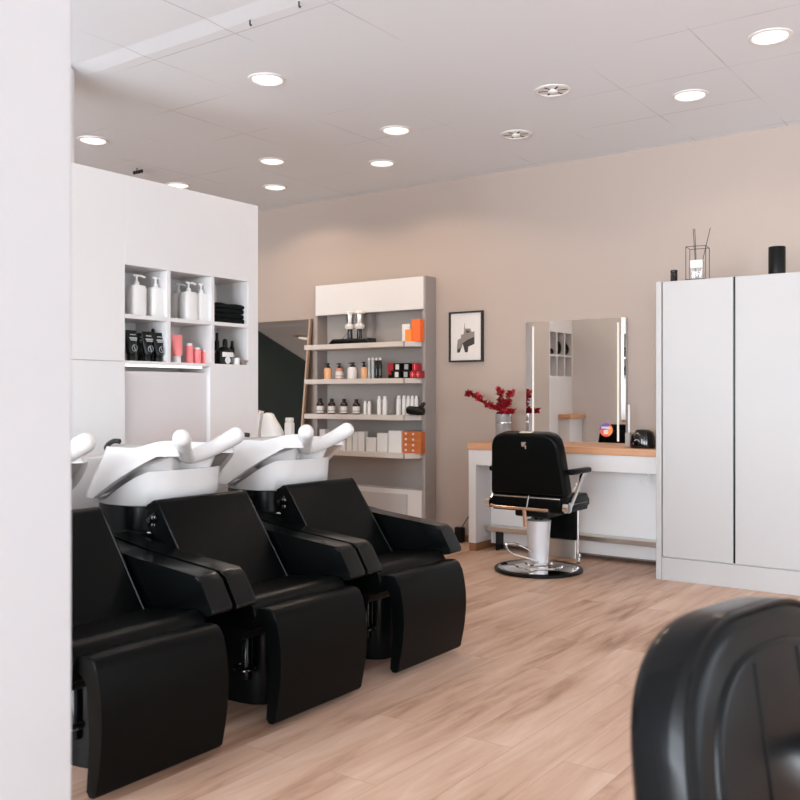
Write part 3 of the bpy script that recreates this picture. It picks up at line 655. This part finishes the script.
# ------------------------------------------------------------------ store behind the partition, seen in the desk mirror
BXf, BY0, BY1 = -4.245, 3.762, 4.30
t = thing('store_cabinet', 'white cubbyhole cabinet with black towels reflected in the desk mirror', 'cabinet', (BXf, (BY0 + BY1) / 2, 0)); by = (BY0 + BY1) / 2
def sb(bm, x0, x1, y0, y1, z0, z1): return box(bm, x0, x1, y0 - by, y1 - by, z0, z1)
cz0, cz1, czm = 1.395, 1.85, 1.61
bm = NB(); sb(bm, -0.2, -0.18, BY0, BY1, 0, 2.2); sb(bm, -0.18, 0, BY0, BY1, 0, cz0); sb(bm, -0.18, 0, BY0, BY1, cz1, 2.2); sb(bm, -0.18, 0, BY0, BY0 + 0.02, cz0, cz1); sb(bm, -0.18, 0, BY1 - 0.02, BY1, cz0, cz1)
obj('carcass', bm, M['white'], t, 0)
cw = (BY1 - BY0) / 3
for k in (1, 2): obj('divider', sb(NB(), -0.18, -0.001, BY0 + cw * k - 0.009, BY0 + cw * k + 0.009, cz0, cz1), M['white'], t, 0)
for k in range(3): obj('shelf', sb(NB(), -0.18, -0.001, BY0 + (0.0205 if k == 0 else cw * k + 0.0095), BY0 + (cw * (k + 1) - 0.0095 if k < 2 else 3 * cw - 0.0205), czm - 0.009, czm + 0.009), M['white'], t, 0)
for k, (th, nm) in enumerate(((0.13, 'nearest the partition'), (0.15, 'middle'), (0.06, 'lowest'))):
    y0, y1 = BY0 + cw * k + 0.035, BY0 + cw * (k + 1) - 0.035
    towel(f'black towel bundle in the store cubbyholes, {nm} one', y0, y1, BXf - 0.15, BXf - 0.02, czm + 0.0095, th, k + 3.3, 'black towels in the store cabinet')
tag(obj('store_counter', BX(BXf + 0.001, BXf + 0.15, BY0 + 0.002, 4.10, 0.955, 1.0, 0.003), M['oak']), 'oak counter under the store cubbyholes, seen in the desk mirror', 'counter')
tag(obj('store_cupboard', BX(BXf + 0.001, BXf + 0.12, BY0 + 0.002, 4.08, 0, 0.954, 0.003), M['white']), 'white base under the store counter', 'cabinet')
# ------------------------------------------------------------------ framed print
x0, z1 = PY(449, 6.405, 312.5); x1, z0 = PY(482.5, 6.405, 361.5); z1 = 1.2 + (395 - 312.3) * depth(x0, 6.4) / F; z0b = z0
t = thing('framed_print', 'small black framed print of an iron tower on the back wall', 'picture', ((x0 + x1) / 2, YB - 0.001, (z0 + z1) / 2))
w, h = (x1 - x0) / 2, (z1 - z0) / 2
bm = NB(); fw = 0.014
box(bm, -w, -w + fw, -0.03, 0, -h, h, 0.001); box(bm, w - fw, w, -0.03, 0, -h, h, 0.001); box(bm, -w + fw, w - fw, -0.03, 0, -h, -h + fw, 0.001); box(bm, -w + fw, w - fw, -0.03, 0, h - fw, h, 0.001)
obj('frame', bm, M['frame_black'], t, 0)
pr = obj('print', BX(-w + fw, w - fw, -0.016, -0.002, -h + fw, h - fw), M['paper'], t, 0)
bm = NB()
def pl(pts, y=-0.0168, mi=0): prism(bm, [(p[0] * w, p[1] * h) for p in pts], y, -0.0161, 'y', mi=mi)
pl([(-0.55, -0.62), (-0.38, -0.62), (-0.2, -0.28), (-0.06, -0.62), (0.1, -0.62), (0.14, -0.4), (0.5, -0.3), (0.5, 0.0), (-0.08, -0.04), (-0.48, -0.3)], mi=0)
pl([(-0.55, -0.5), (-0.5, -0.12), (-0.3, -0.05), (-0.3, 0.08), (0.5, 0.2), (0.5, -0.02), (0.1, -0.12), (-0.2, -0.25), (-0.35, -0.45)], y=-0.0172, mi=1)
pl([(-0.15, 0.1), (-0.1, 0.32), (0.25, 0.32), (0.35, 0.15)], y=-0.0170, mi=1)
pl([(0.0, 0.16), (0.02, 0.24), (0.18, 0.24), (0.22, 0.16)], y=-0.0176, mi=0)
pl([(-0.12, 0.3), (-0.09, 0.55), (-0.06, 0.3)], y=-0.0170, mi=1)
obj('tower_image', bm, [M['ink'], M['ink2']], pr, 0)

# ------------------------------------------------------------------ work desk
DX0, DX1, DYF, DYB, DH = -3.725, -2.18, 6.07, 6.425, 0.83
t = thing('salon_desk', 'white salon desk with oak top against the back wall', 'desk', ((DX0 + DX1) / 2, DYB, 0)); dxc = (DX0 + DX1) / 2
def db(bm, x0, x1, y0, y1, z0, z1, bev=0.002): return box(bm, x0 - dxc, x1 - dxc, y0 - DYB, y1 - DYB, z0, z1, bev, 1)
obj('desk_top', db(NB(), DX0 - 0.005, DX1, DYF - 0.008, DYB, DH - 0.05, DH), M['oak'], t, 0)
obj('apron', db(NB(), DX0 + 0.065, DX1, DYF, DYF + 0.03, DH - 0.168, DH - 0.0505), M['white'], t, 0)
for x in (DX0, DX1 - 0.04):
    wd = 0.065 if x == DX0 else 0.04
    lg = obj('leg_panel', db(NB(), x, x + wd, DYF, DYB - 0.001, 0.062, DH - 0.0505), M['white'], t, 0)
    obj('plinth', db(NB(), x + 0.002, x + wd - 0.002, DYF + 0.004, DYB - 0.001, 0, 0.0618), M['oak_dark'], lg, 0)
obj('modesty_panel', db(NB(), DX0 + 0.065, DX1 - 0.04, 6.30, 6.32, 0.035, DH - 0.0505), M['white_panel'], t, 0)
fr = obj('foot_rail', db(NB(), DX0 + 0.10, DX1 - 0.041, 6.17, 6.299, 0.148, 0.185, 0.003), M['steel'], t, 0)
for x in (DX0 + 0.17,): obj('rail_foot', db(NB(), x, x + 0.012, 6.19, 6.295, 0.0, 0.147), M['black_plastic'], fr, 0)
# towel hook under the desk
hx, hz = PY(648, 6.09, 473); 
r = thing('towel_hook', 'white double hook under the desk apron beside the wardrobe', 'hook', (PY(648, 6.12), 6.12, DH - 0.172))
bm = BX(-0.012, 0.012, -0.006, 0.006, -0.012, 0.0025, 0.002)
tube(bm, spline([(0, 0, -0.005), (0, -0.005, -0.05), (-0.012, -0.02, -0.068), (-0.032, -0.03, -0.062), (-0.04, -0.03, -0.04)], 5), 0.006, 8)
tube(bm, spline([(0, 0, -0.04), (0.015, -0.012, -0.062), (0.028, -0.018, -0.055)], 5), 0.005, 8)
obj('hook', bm, M['white_plastic'], r)

# mirror on the desk with two lit strips
myaw = 0.0
MX0, MX1 = PY(526, 6.39), PY(625.5, 6.39)
t = thing('desk_mirror', 'tall frameless mirror with two lit strips standing on the oak desk', 'mirror', (MX0, 6.398, DH + 0.001), 0)
mw = MX1 - MX0; mh = 0.935
obj('glass', BX(0, mw, -0.006, 0.0, 0, mh), M['mirror'], t, 0)
obj('backing', BX(0.002, mw - 0.002, 0.0005, 0.02, 0, mh - 0.002), M['white'], t, 0)
sx0, sx1 = PY(533, 6.39) - MX0, PY(618, 6.39) - MX0
for s in (sx0, sx1):
    obj('light_strip', BX(s - 0.007, s + 0.007, -0.0085, -0.0063, 0.03, mh - 0.035), M['led_mirror'], t, 0)
sx, sz = PY(606, 6.39) - MX0, PY(606, 6.39, 430)[1] - DH
st_ = obj('round_sticker', prism(NB(), [(sx + 0.051 * math.cos(k * PI / 20), sz + 0.051 * math.sin(k * PI / 20)) for k in range(40)], -0.0075, -0.0062, 'y'), M['sticker_red'], t, 0)
obj('sticker_segment', prism(NB(), [(sx + 0.0505 * math.cos(a), sz + 0.0505 * math.sin(a)) for a in [0.9 + k * 0.16 for k in range(15)]] + [(sx, sz)], -0.0080, -0.0076, 'y'), M['purple'], st_, 0)
obj('sticker_segment', prism(NB(), [(sx + 0.0505 * math.cos(a), sz + 0.0505 * math.sin(a)) for a in [-1.2 + k * 0.16 for k in range(12)]] + [(sx, sz)], -0.0080, -0.0076, 'y'), M['sticker_orange'], st_, 0)
obj('sticker_square', BX(sx - 0.018, sx + 0.016, -0.0086, -0.0081, sz - 0.032, sz), M['paper'], st_, 0)
obj('sticker_band', BX(sx - 0.036, sx + 0.034, -0.0086, -0.0081, sz + 0.009, sz + 0.024), M['paper'], st_, 0)
t.rotation_euler = (0, 0, myaw); t.location.y = 6.398

# vase with red branches
VX, VY = PY(503.5, 6.25), 6.25
r = thing('ribbed_vase', 'ribbed clear glass vase of red branches on the desk', 'vase', (VX, VY, DH + 0.001)); 
hv = 1.2 - (414 - 395) * depth(VX, VY) / F - DH; rv = hgt(503.5, 16, 6.25) / 2
bm = NB(); n = 60; rings = []
def vr(R, z, rib): return [((R + (0.0022 if (k % 3 == 0 and rib) else 0)) * math.cos(2 * PI * k / n), (R + (0.0022 if (k % 3 == 0 and rib) else 0)) * math.sin(2 * PI * k / n), z) for k in range(n)]
rings = [vr(rv * 0.9, 0, 0), vr(rv * 0.94, 0.006, 1), vr(rv * 0.96, hv * 0.68, 1), vr(rv, hv * 0.7, 0), vr(rv, hv, 0), vr(rv - 0.004, hv, 0), vr(rv - 0.005, hv * 0.7, 0), vr(rv * 0.88, 0.012, 0)]
obj('glass_body', loft(bm, rings, True, True), M['smoke_glass'], r, 25)
obj('rim_band', lathe(NB(), [(rv + 0.0006, hv * 0.685), (rv + 0.0006, hv * 0.715)], 40), M['steel'], r)
def branch(label, pts, seed, name='red_branch'):
    rnd = random.Random(seed)
    r = thing(name, label, 'branch', (VX, VY, DH + hv * 0.35), 0, 'red branches in the vase')
    P = []
    for (px, py, dy) in pts:
        x, z = PY(px, VY + dy, py); P.append((x - VX, dy, z - DH - hv * 0.35))
    P = [(0.006 * (seed % 3 - 1), 0, 0.0)] + P
    C = spline(P, 10)
    obj('stem', tube(NB(), C, 0.0026, 6), M['stem'], r)
    bm = NB()
    for i, c in enumerate(C):
        if i < 9: continue
        for q in range(5):
            a = rnd.uniform(0, 2 * PI); L_ = rnd.uniform(0.028, 0.046); d = Vector((math.cos(a), math.sin(a) * 0.9, rnd.uniform(-0.7, 0.9))).normalized()
            s = d.cross(Vector((rnd.uniform(-1, 1), rnd.uniform(-1, 1), 1))).normalized(); b = Vector(c) + d * 0.003
            k = [b, b + d * L_ * 0.45 + s * L_ * 0.4, b + d * L_, b + d * L_ * 0.45 - s * L_ * 0.4]
            up = d.cross(s) * 0.004
            v = [bm.verts.new(k[0]), bm.verts.new(k[1] + up), bm.verts.new(k[2]), bm.verts.new(k[3] + up)]
            f = bm.faces.new(v); f.material_index = rnd.random() < 0.4
    obj('leaves', bm, [M['leaf'], M['leaf2']], r, 0)
branch('red leaved branch reaching far out to the left from the vase', [(500, 411, 0), (489, 405, -0.02), (478, 397, -0.03), (468, 393, -0.03)], 1)
branch('red leaved branch standing upright from the vase', [(502, 411, 0), (500.5, 400, 0.01), (500, 389, 0.01)], 2)
branch('red leaved branch slanting up to the right from the vase', [(504, 411, 0), (508, 401, 0), (512, 392, 0)], 3)
branch('short red leaved branch lying low to the right over the vase rim', [(503, 412, -0.03), (508, 411.5, -0.05), (513, 411, -0.05)], 5)

# glossy dome, small holder, black pouch things by the mirror
GX, GY = PY(643, 6.2), 6.2
r = thing('domed_case', 'glossy black domed case on the desk beside the wardrobe', 'case', (GX, GY, DH + 0.001))
R = []; hw = hgt(643, 24.5, 6.2) / 2; hh = hgt(643, 18.5, 6.2)
for f, z in ((0.96, 0), (1, 0.008), (0.99, hh * 0.3), (0.93, hh * 0.62), (0.78, hh * 0.86), (0.5, hh * 0.98), (0.15, hh)):
    R.append([(hw * f * a, hw * 0.8 * f * b_, z) for a, b_ in (sell(2 * PI * k / 36, 1, 1, 2.8) for k in range(36))])
obj('shell', loft(NB(), R, True, True), M['black_gloss'], r, 60)
bm = NB()
tube(bm, [(-0.02 + 0.02 * math.cos(a), -hw * 0.8 - 0.0008 + 0.003, hh * 0.33 + 0.016 * math.sin(a)) for a in [0.2 + 2.4 * k / 12 for k in range(13)]], 0.003, 6)
box(bm, 0.012, 0.022, -hw * 0.8 - 0.001, -hw * 0.79 + 0.004, hh * 0.22, hh * 0.5, 0.002)
obj('white_emblem', bm, M['silver_card'], r)
obj('red_button', lathe(NB(), [(0.006, 0), (0.006, 0.004)], 12, mx=Matrix.Translation((-0.045, -hw * 0.74, hh * 0.25)) @ Matrix.Rotation(PI / 2, 4, 'X')), M['red'], r)
r = thing('plastic_holder', 'slim white plastic stand between desk mirror and black dome', 'holder', (PY(628.5, 6.28), 6.28, DH + 0.001))
obj('foot', BX(-0.018, 0.018, -0.02, 0.02, 0, 0.1, 0.003), M['grey_back'], r)
obj('upright', BX(-0.014, 0.002, 0.021, 0.027, 0, 0.30, 0.002), M['white_plastic'], r)

# ------------------------------------------------------------------ wardrobe
WX0, WYF, WH = -2.156, 5.843, 1.937
t = thing('wardrobe', 'tall white wardrobe with flat doors at the right against the back wall', 'wardrobe', (WX0, WYB := 6.425, 0))
def wb(bm, x0, x1, y0, y1, z0, z1, bev=0.002): return box(bm, x0 - WX0, x1 - WX0, y0 - WYB, y1 - WYB, z0, z1, bev, 1)
WX1 = -0.66
obj('side_panel', wb(NB(), WX0, WX0 + 0.036, WYF, WYB, 0, WH), M['white_front'], t, 0); obj('side_panel', wb(NB(), WX1 - 0.036, WX1, WYF, WYB, 0, WH), M['white'], t, 0)
obj('carcass', wb(NB(), WX0 + 0.037, WX1 - 0.037, WYF + 0.022, WYB, 0, WH - 0.002), M['white'], t, 0)
obj('plinth', wb(NB(), WX0 + 0.038, WX1 - 0.038, WYF + 0.004, WYF + 0.0215, 0, 0.146), M['white_front'], t, 0)
xd = [PY(662.5, WYF), PY(733.0, WYF), PY(735.2, WYF)]
dw = xd[1] - xd[0]; gp = xd[2] - xd[1]
for k in range(3):
    a = xd[0] + k * (dw + gp)
    obj('wardrobe_door', wb(NB(), a, min(a + dw, WX1 - 0.038), WYF + 0.001, WYF + 0.021, 0.152, WH - 0.002, 0.0025), M['white_front'], t, 0)
    if k < 2: obj('grip_gap', wb(NB(), a + dw + 0.0005, a + dw + gp - 0.0005, WYF + 0.012, WYF + 0.021, 0.152, WH - 0.002, 0), M['black_plastic'], t, 0)
# on top of it
DY = 5.93
x0, x1 = PY(684.5, DY), PY(711, DY); cx = (x0 + x1) / 2; dpt = depth(cx, DY)
r = thing('reed_diffuser', 'black wire cage diffuser with reeds on top of the wardrobe', 'diffuser', (cx, DY, WH + 0.001), 0.12)
hb = 33 * dpt / F; hw = (x1 - x0) * 0.36; wr = 0.0022
bm = NB()
for a in (-hw, hw):
    for b_ in (-hw, hw): tube(bm, [(a, b_, 0), (a, b_, hb)], wr, 6)
for z in (wr, hb):
    tube(bm, [(-hw, -hw, z), (hw, -hw, z), (hw, hw, z), (-hw, hw, z), (-hw, -hw, z)], wr, 6)
obj('wire_cage', bm, M['frame_black'], r)
obj('bottle', BX(-hw * 0.62, hw * 0.62, -hw * 0.62, hw * 0.62, 0.001, hb * 0.62, 0.004), M['glass'], r)
obj('paper_label', BX(-hw * 0.64, hw * 0.62, -hw * 0.66, -hw * 0.63, hb * 0.36, hb * 0.6), M['paper'], r, 0)
for (a, b_) in (((-0.005, 0.0), (-0.02, 0.01)), ((-0.008, 0.0), (-0.028, 0.0)), ((0.004, 0.0), (0.075, 0.02))):
    obj('reed', tube(NB(), [(a[0], a[1], 0.01), (b_[0], b_[1], hb * 1.58)], 0.0022, 6), M['frame_black'], r)
bx = PY(674, DY); 
r = thing('black_tin', 'small black tin beside the wire diffuser on the wardrobe', 'tin', (bx, DY, WH + 0.001))
obj('body', lathe(NB(), [(0.0225, 0), (0.0225, 0.06), (0.02, 0.064)], 24), M['black_gloss'], r)
obj('lid', lathe(NB(), [(0.0232, 0.064), (0.0232, 0.076), (0.02, 0.079), (0, 0.079)], 24), M['black_gloss'], r)
bx = PY(777, DY); rr = (PY(787, DY) - PY(767, DY)) / 2 * 0.86
tag(obj('black_canister', lathe(NB(), [(rr, 0), (rr, 0.165), (rr * 0.96, 0.17), (rr * 0.9, 0.17), (rr * 0.9, 0.16), (0, 0.16)], 40, (bx, DY, WH + 0.001)), M['black_plastic']), 'black cylindrical canister on top of the wardrobe at the right', 'canister')

# ------------------------------------------------------------------ styling chairs
def chair_back_outline(wb_, wt_, h, rt, rb):
    return smoothpts([(-wb_, 0, rb), (wb_, 0, rb), (wt_, h, rt), (-wt_, h, rt)], rt, 14)
def styling_chair(name, label, loc, rotz, group, back_lean=9, rt=0.10, col=1.0, wb_=0.285, wt_=0.243, lm=None):
    lm = lm or M['leather']
    r = thing(name, label, 'chair', loc, rotz, group)
    bs = obj('base_disc', lathe(NB(), [(0.290, 0.004), (0.292, 0.02), (0.27, 0.028), (0.17, 0.036), (0.165, 0.044), (0.10, 0.052), (0.095, 0.062), (0.075, 0.066)], 56), M['chrome'], r, 30)
    obj('rubber_rim', lathe(NB(), [(0.285, 0.0), (0.300, 0.004), (0.300, 0.02), (0.290, 0.026)], 56), M['black_plastic'], bs)
    obj('column', lathe(NB(), [(0.064, 0.055), (0.066, 0.07), (0.084, 0.33), (0.086, 0.345), (0.07, 0.35)], 36), M['satin'], r, 30)
    bm = lathe(NB(), [(0.03, 0.34), (0.03, 0.42)], 20); box(bm, -0.13, 0.13, -0.1, 0.16, 0.375, 0.42, 0.012)
    obj('mechanism', bm, M['black_plastic'], r)
    obj('pump_lever', tube(NB(), spline([(0.04, -0.08, 0.075), (-0.02, -0.16, 0.11), (-0.08, -0.25, 0.15), (-0.11, -0.25, 0.20), (-0.06, -0.19, 0.20), (0.0, -0.09, 0.14)], 6), 0.007, 8), M['chrome'], r)
    # seat
    prof = smoothpts([(-0.19, 0.421, .03), (0.245, 0.421, .03), (0.25, 0.53, .045), (-0.19, 0.525, .03)], 0.03, 5)
    st_ = obj('seat', prism(NB(), [(p[0], p[1]) for p in prof], -0.262, 0.262, 'x', 0.025, 4), M['leather'], r)
    obj('seat_piping', tube(NB(), [(-0.263, -0.16, 0.47), (-0.263, 0.2, 0.47), (-0.22, 0.249, 0.47), (0.22, 0.249, 0.47), (0.263, 0.2, 0.47), (0.263, -0.16, 0.47)], 0.006, 8), M['black_gloss'], st_)
    # back: padded slab, tilted
    H = 0.43
    def slab(wb_, wt_, h, y0, y1, rt, rb, bev, m, nm, par, z0=0.0, seg=5):
        out = [(x, z + z0) for x, z in chair_back_outline(wb_, wt_, h, rt, rb)]
        return obj(nm, rounded_slab(out, y0, y1, bev, 6, TB), m, par, 50)
    TB = Matrix.Translation((0, -0.115, 0.525)) @ Matrix.Rotation(math.radians(back_lean), 4, 'X')
    bk = slab(wb_, wt_, H, -0.05, 0.062, rt, 0.035, 0.026 if rt < 0.12 else 0.034, lm, 'backrest', r)
    # raised front cushion with stitched panels
    cush = slab(wb_ - 0.063, wt_ - 0.053, H - 0.09, 0.05, 0.070, rt * 0.85, 0.05, 0.012, lm, 'front_cushion', bk, 0.035)
    for s in (-0.07, 0.07): obj('stitching', tube(NB(), [(s * 1.12, 0.0705, 0.06), (s, 0.0705, H - 0.075)], 0.0024, 6, mx=TB), M['leather_arm'], bk)
    bm = NB()
    out = chair_back_outline(wb_ - 0.001, wt_ - 0.001, H, rt, 0.035)
    lp = [(x * 0.975, 0.052, (z - H / 2) * 0.975 + H / 2) for x, z in out]; lp.append(lp[0])
    tube(bm, lp, 0.0045, 6, mx=TB)
    obj('edge_piping', bm, M['leather_arm'], bk)
    if rt < 0.12: obj('top_plate', box(NB(), -0.045, 0.045, -0.012, 0.022, H - 0.004, H + 0.004, 0.002, mx=TB), M['cream'], bk)
    bm = box(NB(), -0.012, 0.022, -0.0535, -0.0495, H - 0.085, H - 0.055, 0.001, mx=TB); box(bm, 0.012, 0.022, -0.054, -0.0495, H - 0.10, H - 0.085, 0.001, mx=TB)
    obj('chrome_catch', bm, M['chrome'], bk)
    # chrome hinge bar and towel rail behind
    bm = box(NB(), -0.25, 0.25, -0.19, -0.175, 0.514, 0.522, 0.003)
    obj('hinge_bar', bm, M['steel'], r)
    bm = tube(NB(), [(-0.24, -0.225, 0.455), (-0.19, -0.245, 0.45), (0.20, -0.245, 0.45)], 0.012, 10, flat=0.9)
    tube(bm, [(0.02, -0.243, 0.45), (0.02, -0.225, 0.33)], 0.014, 10)
    obj('towel_rail', bm, M['chrome_reflect'], r)
    obj('rail_stay', tube(NB(), [(0.03, -0.23, 0.45), (0.03, -0.2, 0.53)], 0.006, 8), M['chrome'], r)
    for s in (-1, 1):
        bm = NB()
        x = s * 0.292
        prism(bm, smoothpts([(-0.19, 0.43, .012), (-0.14, 0.43, .012), (0.10, 0.672, .008), (0.055, 0.672, .008)], 0.01, 3), x - 0.010, x + 0.010, 'x', 0.002)
        lathe(bm, [(0.035, -0.018), (0.035, 0.018), (0.02, 0.022)], 20, mx=Matrix.Translation((x, -0.165, 0.465)) @ Matrix.Rotation(s * PI / 2, 4, 'Y'))
        ar = obj('arm_bracket', bm, M['chrome'], r)
        obj('arm_pad', BX(x - 0.026, x + 0.026, -0.13, 0.17, 0.675, 0.712, 0.014, 4), M['leather'], ar)
    # leg panel and footplate
    lg = obj('leg_panel', BX(-0.17, 0.17, 0.235, 0.258, 0.19, 0.43, 0.008), M['leather'], r)
    obj('foot_plate', BX(-0.165, 0.165, 0.238, 0.256, 0.06, 0.189, 0.003), M['steel'], lg, 0)
    for s in (-1, 1):
        bm = tube(NB(), [(s * 0.178, 0.247, 0.42), (s * 0.178, 0.247, 0.07)], 0.006, 8); box(bm, s * 0.184 - 0.012, s * 0.184 + 0.012, 0.235, 0.262, 0.03, 0.1, 0.004)
        obj('leg_frame', bm, M['chrome'], lg)
    return r
bxp = PZ(538.5, 570.5)
c1 = styling_chair('styling_chair', 'black styling chair on a round chrome base in front of the oak desk', (bxp[0], bxp[1], 0), 0, 'black styling chairs')
NEAR = (-0.26, 1.466, -0.085, math.radians(-102))
c2 = styling_chair('styling_chair', 'blurred black styling chair back filling the lower right corner', NEAR[:3], NEAR[3], 'black styling chairs', 9, 0.19, lm=M['leather_soft'])
for ch in c2.children:                      # its column let down
    n = ch.name.split('.')[0]
    if n in ('base_disc', 'column', 'pump_lever'): ch.location.z += 0.085
    if n == 'column': ch.scale.z = 0.75
    if n == 'leg_panel': ch.scale.z = 0.75; ch.location.z += 0.107

# ------------------------------------------------------------------ ceiling downlights
g = 'ceiling downlights'
lights = [(267, 79, 'lit downlight above the partition, largest on the left half of the ceiling'), (93, 140, 'lit downlight at the far left above the partition top'), (396, 130, 'lit downlight in mid ceiling, nearer of the middle pair'), (382, 163, 'lit downlight in mid ceiling, farther of the middle pair'),
          (272, 161, 'lit downlight above the partition corner, nearer of two'), (275, 187, 'lit downlight close to the back wall above the partition corner'), (178, 185, 'lit downlight half hidden by the partition top edge'),
          (690, 95, 'lit downlight above the wardrobe, nearer the back wall'), (770, 36, 'lit downlight in the upper right corner of the ceiling')]
lights.append((0, 0, 'lit downlight in the far left corner seen only in the leaning mirror'))
dark = [(553, 90, 'unlit downlight with silver reflector, nearer of the two'), (516, 134, 'unlit downlight with silver reflector, closer to the back wall')]
RD = 0.095
ds = []
for k, (px, py, lab) in enumerate(lights + dark):
    x, y = PZ(px, py, HC) if px else (-9.35, 2.45)
    r = thing('downlight', lab, 'ceiling light', (x, y, HC - 0.001), 0, g)
    on = k < len(lights)
    obj('trim_ring', lathe(NB(), [(RD * 0.93, -0.003), (RD * 0.95, -0.008), (RD * 1.12, -0.004), (RD * 1.13, 0.0), (RD * 0.93, 0.0)], 40), M['white_plastic'], r)
    if on:
        obj('lamp_disc', lathe(NB(), [(RD * 0.93, -0.002), (RD * 0.8, -0.005), (0, -0.006)], 40), M['lamp'], r)
        ds.append((x, y))
    else:
        obj('reflector', lathe(NB(), [(RD * 0.93, -0.0005), (RD * 0.7, -0.0015), (RD * 0.62, -0.001)], 40), M['steel'], r)
        bm = NB()
        for a in range(6): box(bm, RD * 0.2, RD * 0.9, -0.006, 0.006, -0.0035, -0.002, mx=Matrix.Rotation(a * PI / 3 + 0.3, 4, 'Z'))
        obj('baffle', bm, M['ink'], r, 0)
        obj('bulb', lathe(NB(), [(RD * 0.3, -0.001), (RD * 0.3, -0.012), (RD * 0.2, -0.018), (0, -0.019)], 20), M['white_plastic'], r)
def hook(px, py, lab):
    x, y = PZ(px, py, HC)
    tag(obj('ceiling_hook', tube(NB(), spline([(x, y, HC - 0.0005), (x, y, HC - 0.02), (x + 0.005, y, HC - 0.028), (x + 0.009, y, HC - 0.022)], 4), 0.004, 6), M['frame_black']), lab, 'hook', 'ceiling hooks')
hook(250, 20, 'tiny black ceiling hook, left of the two near the top edge')
hook(299, 1.5, 'tiny black ceiling hook, right of the two at the top edge')
x, y = PZ(137, 168, HC)
r = thing('ceiling_clip', 'small black spiky clip hanging from the ceiling above the partition', 'clip', (x, y, HC - 0.001))
bm = tube(NB(), [(0, 0, 0), (0, 0, -0.04)], 0.004, 6)
for a in range(4): tube(bm, [(0.03 * (a - 1.5), 0.01, -0.036), (0.03 * (a - 1.5) + 0.012, 0, -0.024)], 0.011, 6)
obj('clip_body', bm, M['frame_black'], r)

# ------------------------------------------------------------------ black adapter and cable near the desk
x, y = PY(459.5, 6.36), 6.36
r = thing('black_adapter', 'black plug box with cable on the floor by the desk leg', 'plug', (x, y, 0.001))
obj('box', BX(-0.035, 0.04, -0.03, 0.03, 0, 0.125, 0.012, 3), M['black_plastic'], r)
obj('cable', tube(NB(), spline([(0.02, 0, 0.12), (0.05, 0.02, 0.18), (0.10, 0.04, 0.26)], 6), 0.004, 6), M['black_plastic'], r)

# ------------------------------------------------------------------ lights
def area(name, loc, rot, sx, sy, energy, col):
    d = bpy.data.lights.new(name, 'AREA'); d.shape = 'RECTANGLE'; d.size = sx; d.size_y = sy; d.energy = energy; d.color = col
    o = bpy.data.objects.new(name, d); COL.objects.link(o); o.location = loc; o.rotation_euler = rot; return o
DAY = (0.82, 0.91, 1.0)
area('front_window_daylight', (-1.5, YF - 0.05, 1.5), (PI / 2, 0, 0), 10.0, 2.5, 960, DAY)
area('side_window_daylight', (XR + 0.05, 3.4, 1.5), (PI / 2, 0, PI / 2), 5.0, 2.5, 95, DAY)
# added fill lamp outside the panes, aimed up to brighten the ceiling
area('ceiling_fill', (-1.5, YF - 0.7, 0.25), (PI * 0.90, 0, 0), 10.0, 1.6, 1180, DAY)
for x, y in ds:
    d = bpy.data.lights.new('downlight_beam', 'SPOT'); d.energy = 7 if x > -3.3 else 16; d.color = (1, 0.78, 0.57); d.spot_size = math.radians(152); d.spot_blend = 0.25; d.shadow_soft_size = 0.08
    o = bpy.data.objects.new('downlight_beam', d); COL.objects.link(o); o.location = (x, y, HC - 0.03)
W = bpy.data.worlds.new('world'); S.world = W; W.use_nodes = True
W.node_tree.nodes['Background'].inputs['Color'].default_value = (0.85, 0.92, 1, 1); W.node_tree.nodes['Background'].inputs['Strength'].default_value = 1.2

S.view_settings.view_transform = 'Standard'; S.view_settings.look = 'None'; S.view_settings.gamma = 1.0
S.view_settings.exposure = 0.2
S.cycles.use_denoising = True
S.cycles.max_bounces = 10; S.cycles.diffuse_bounces = 6; S.cycles.glossy_bounces = 6
S.cycles.sample_clamp_indirect = 6.0
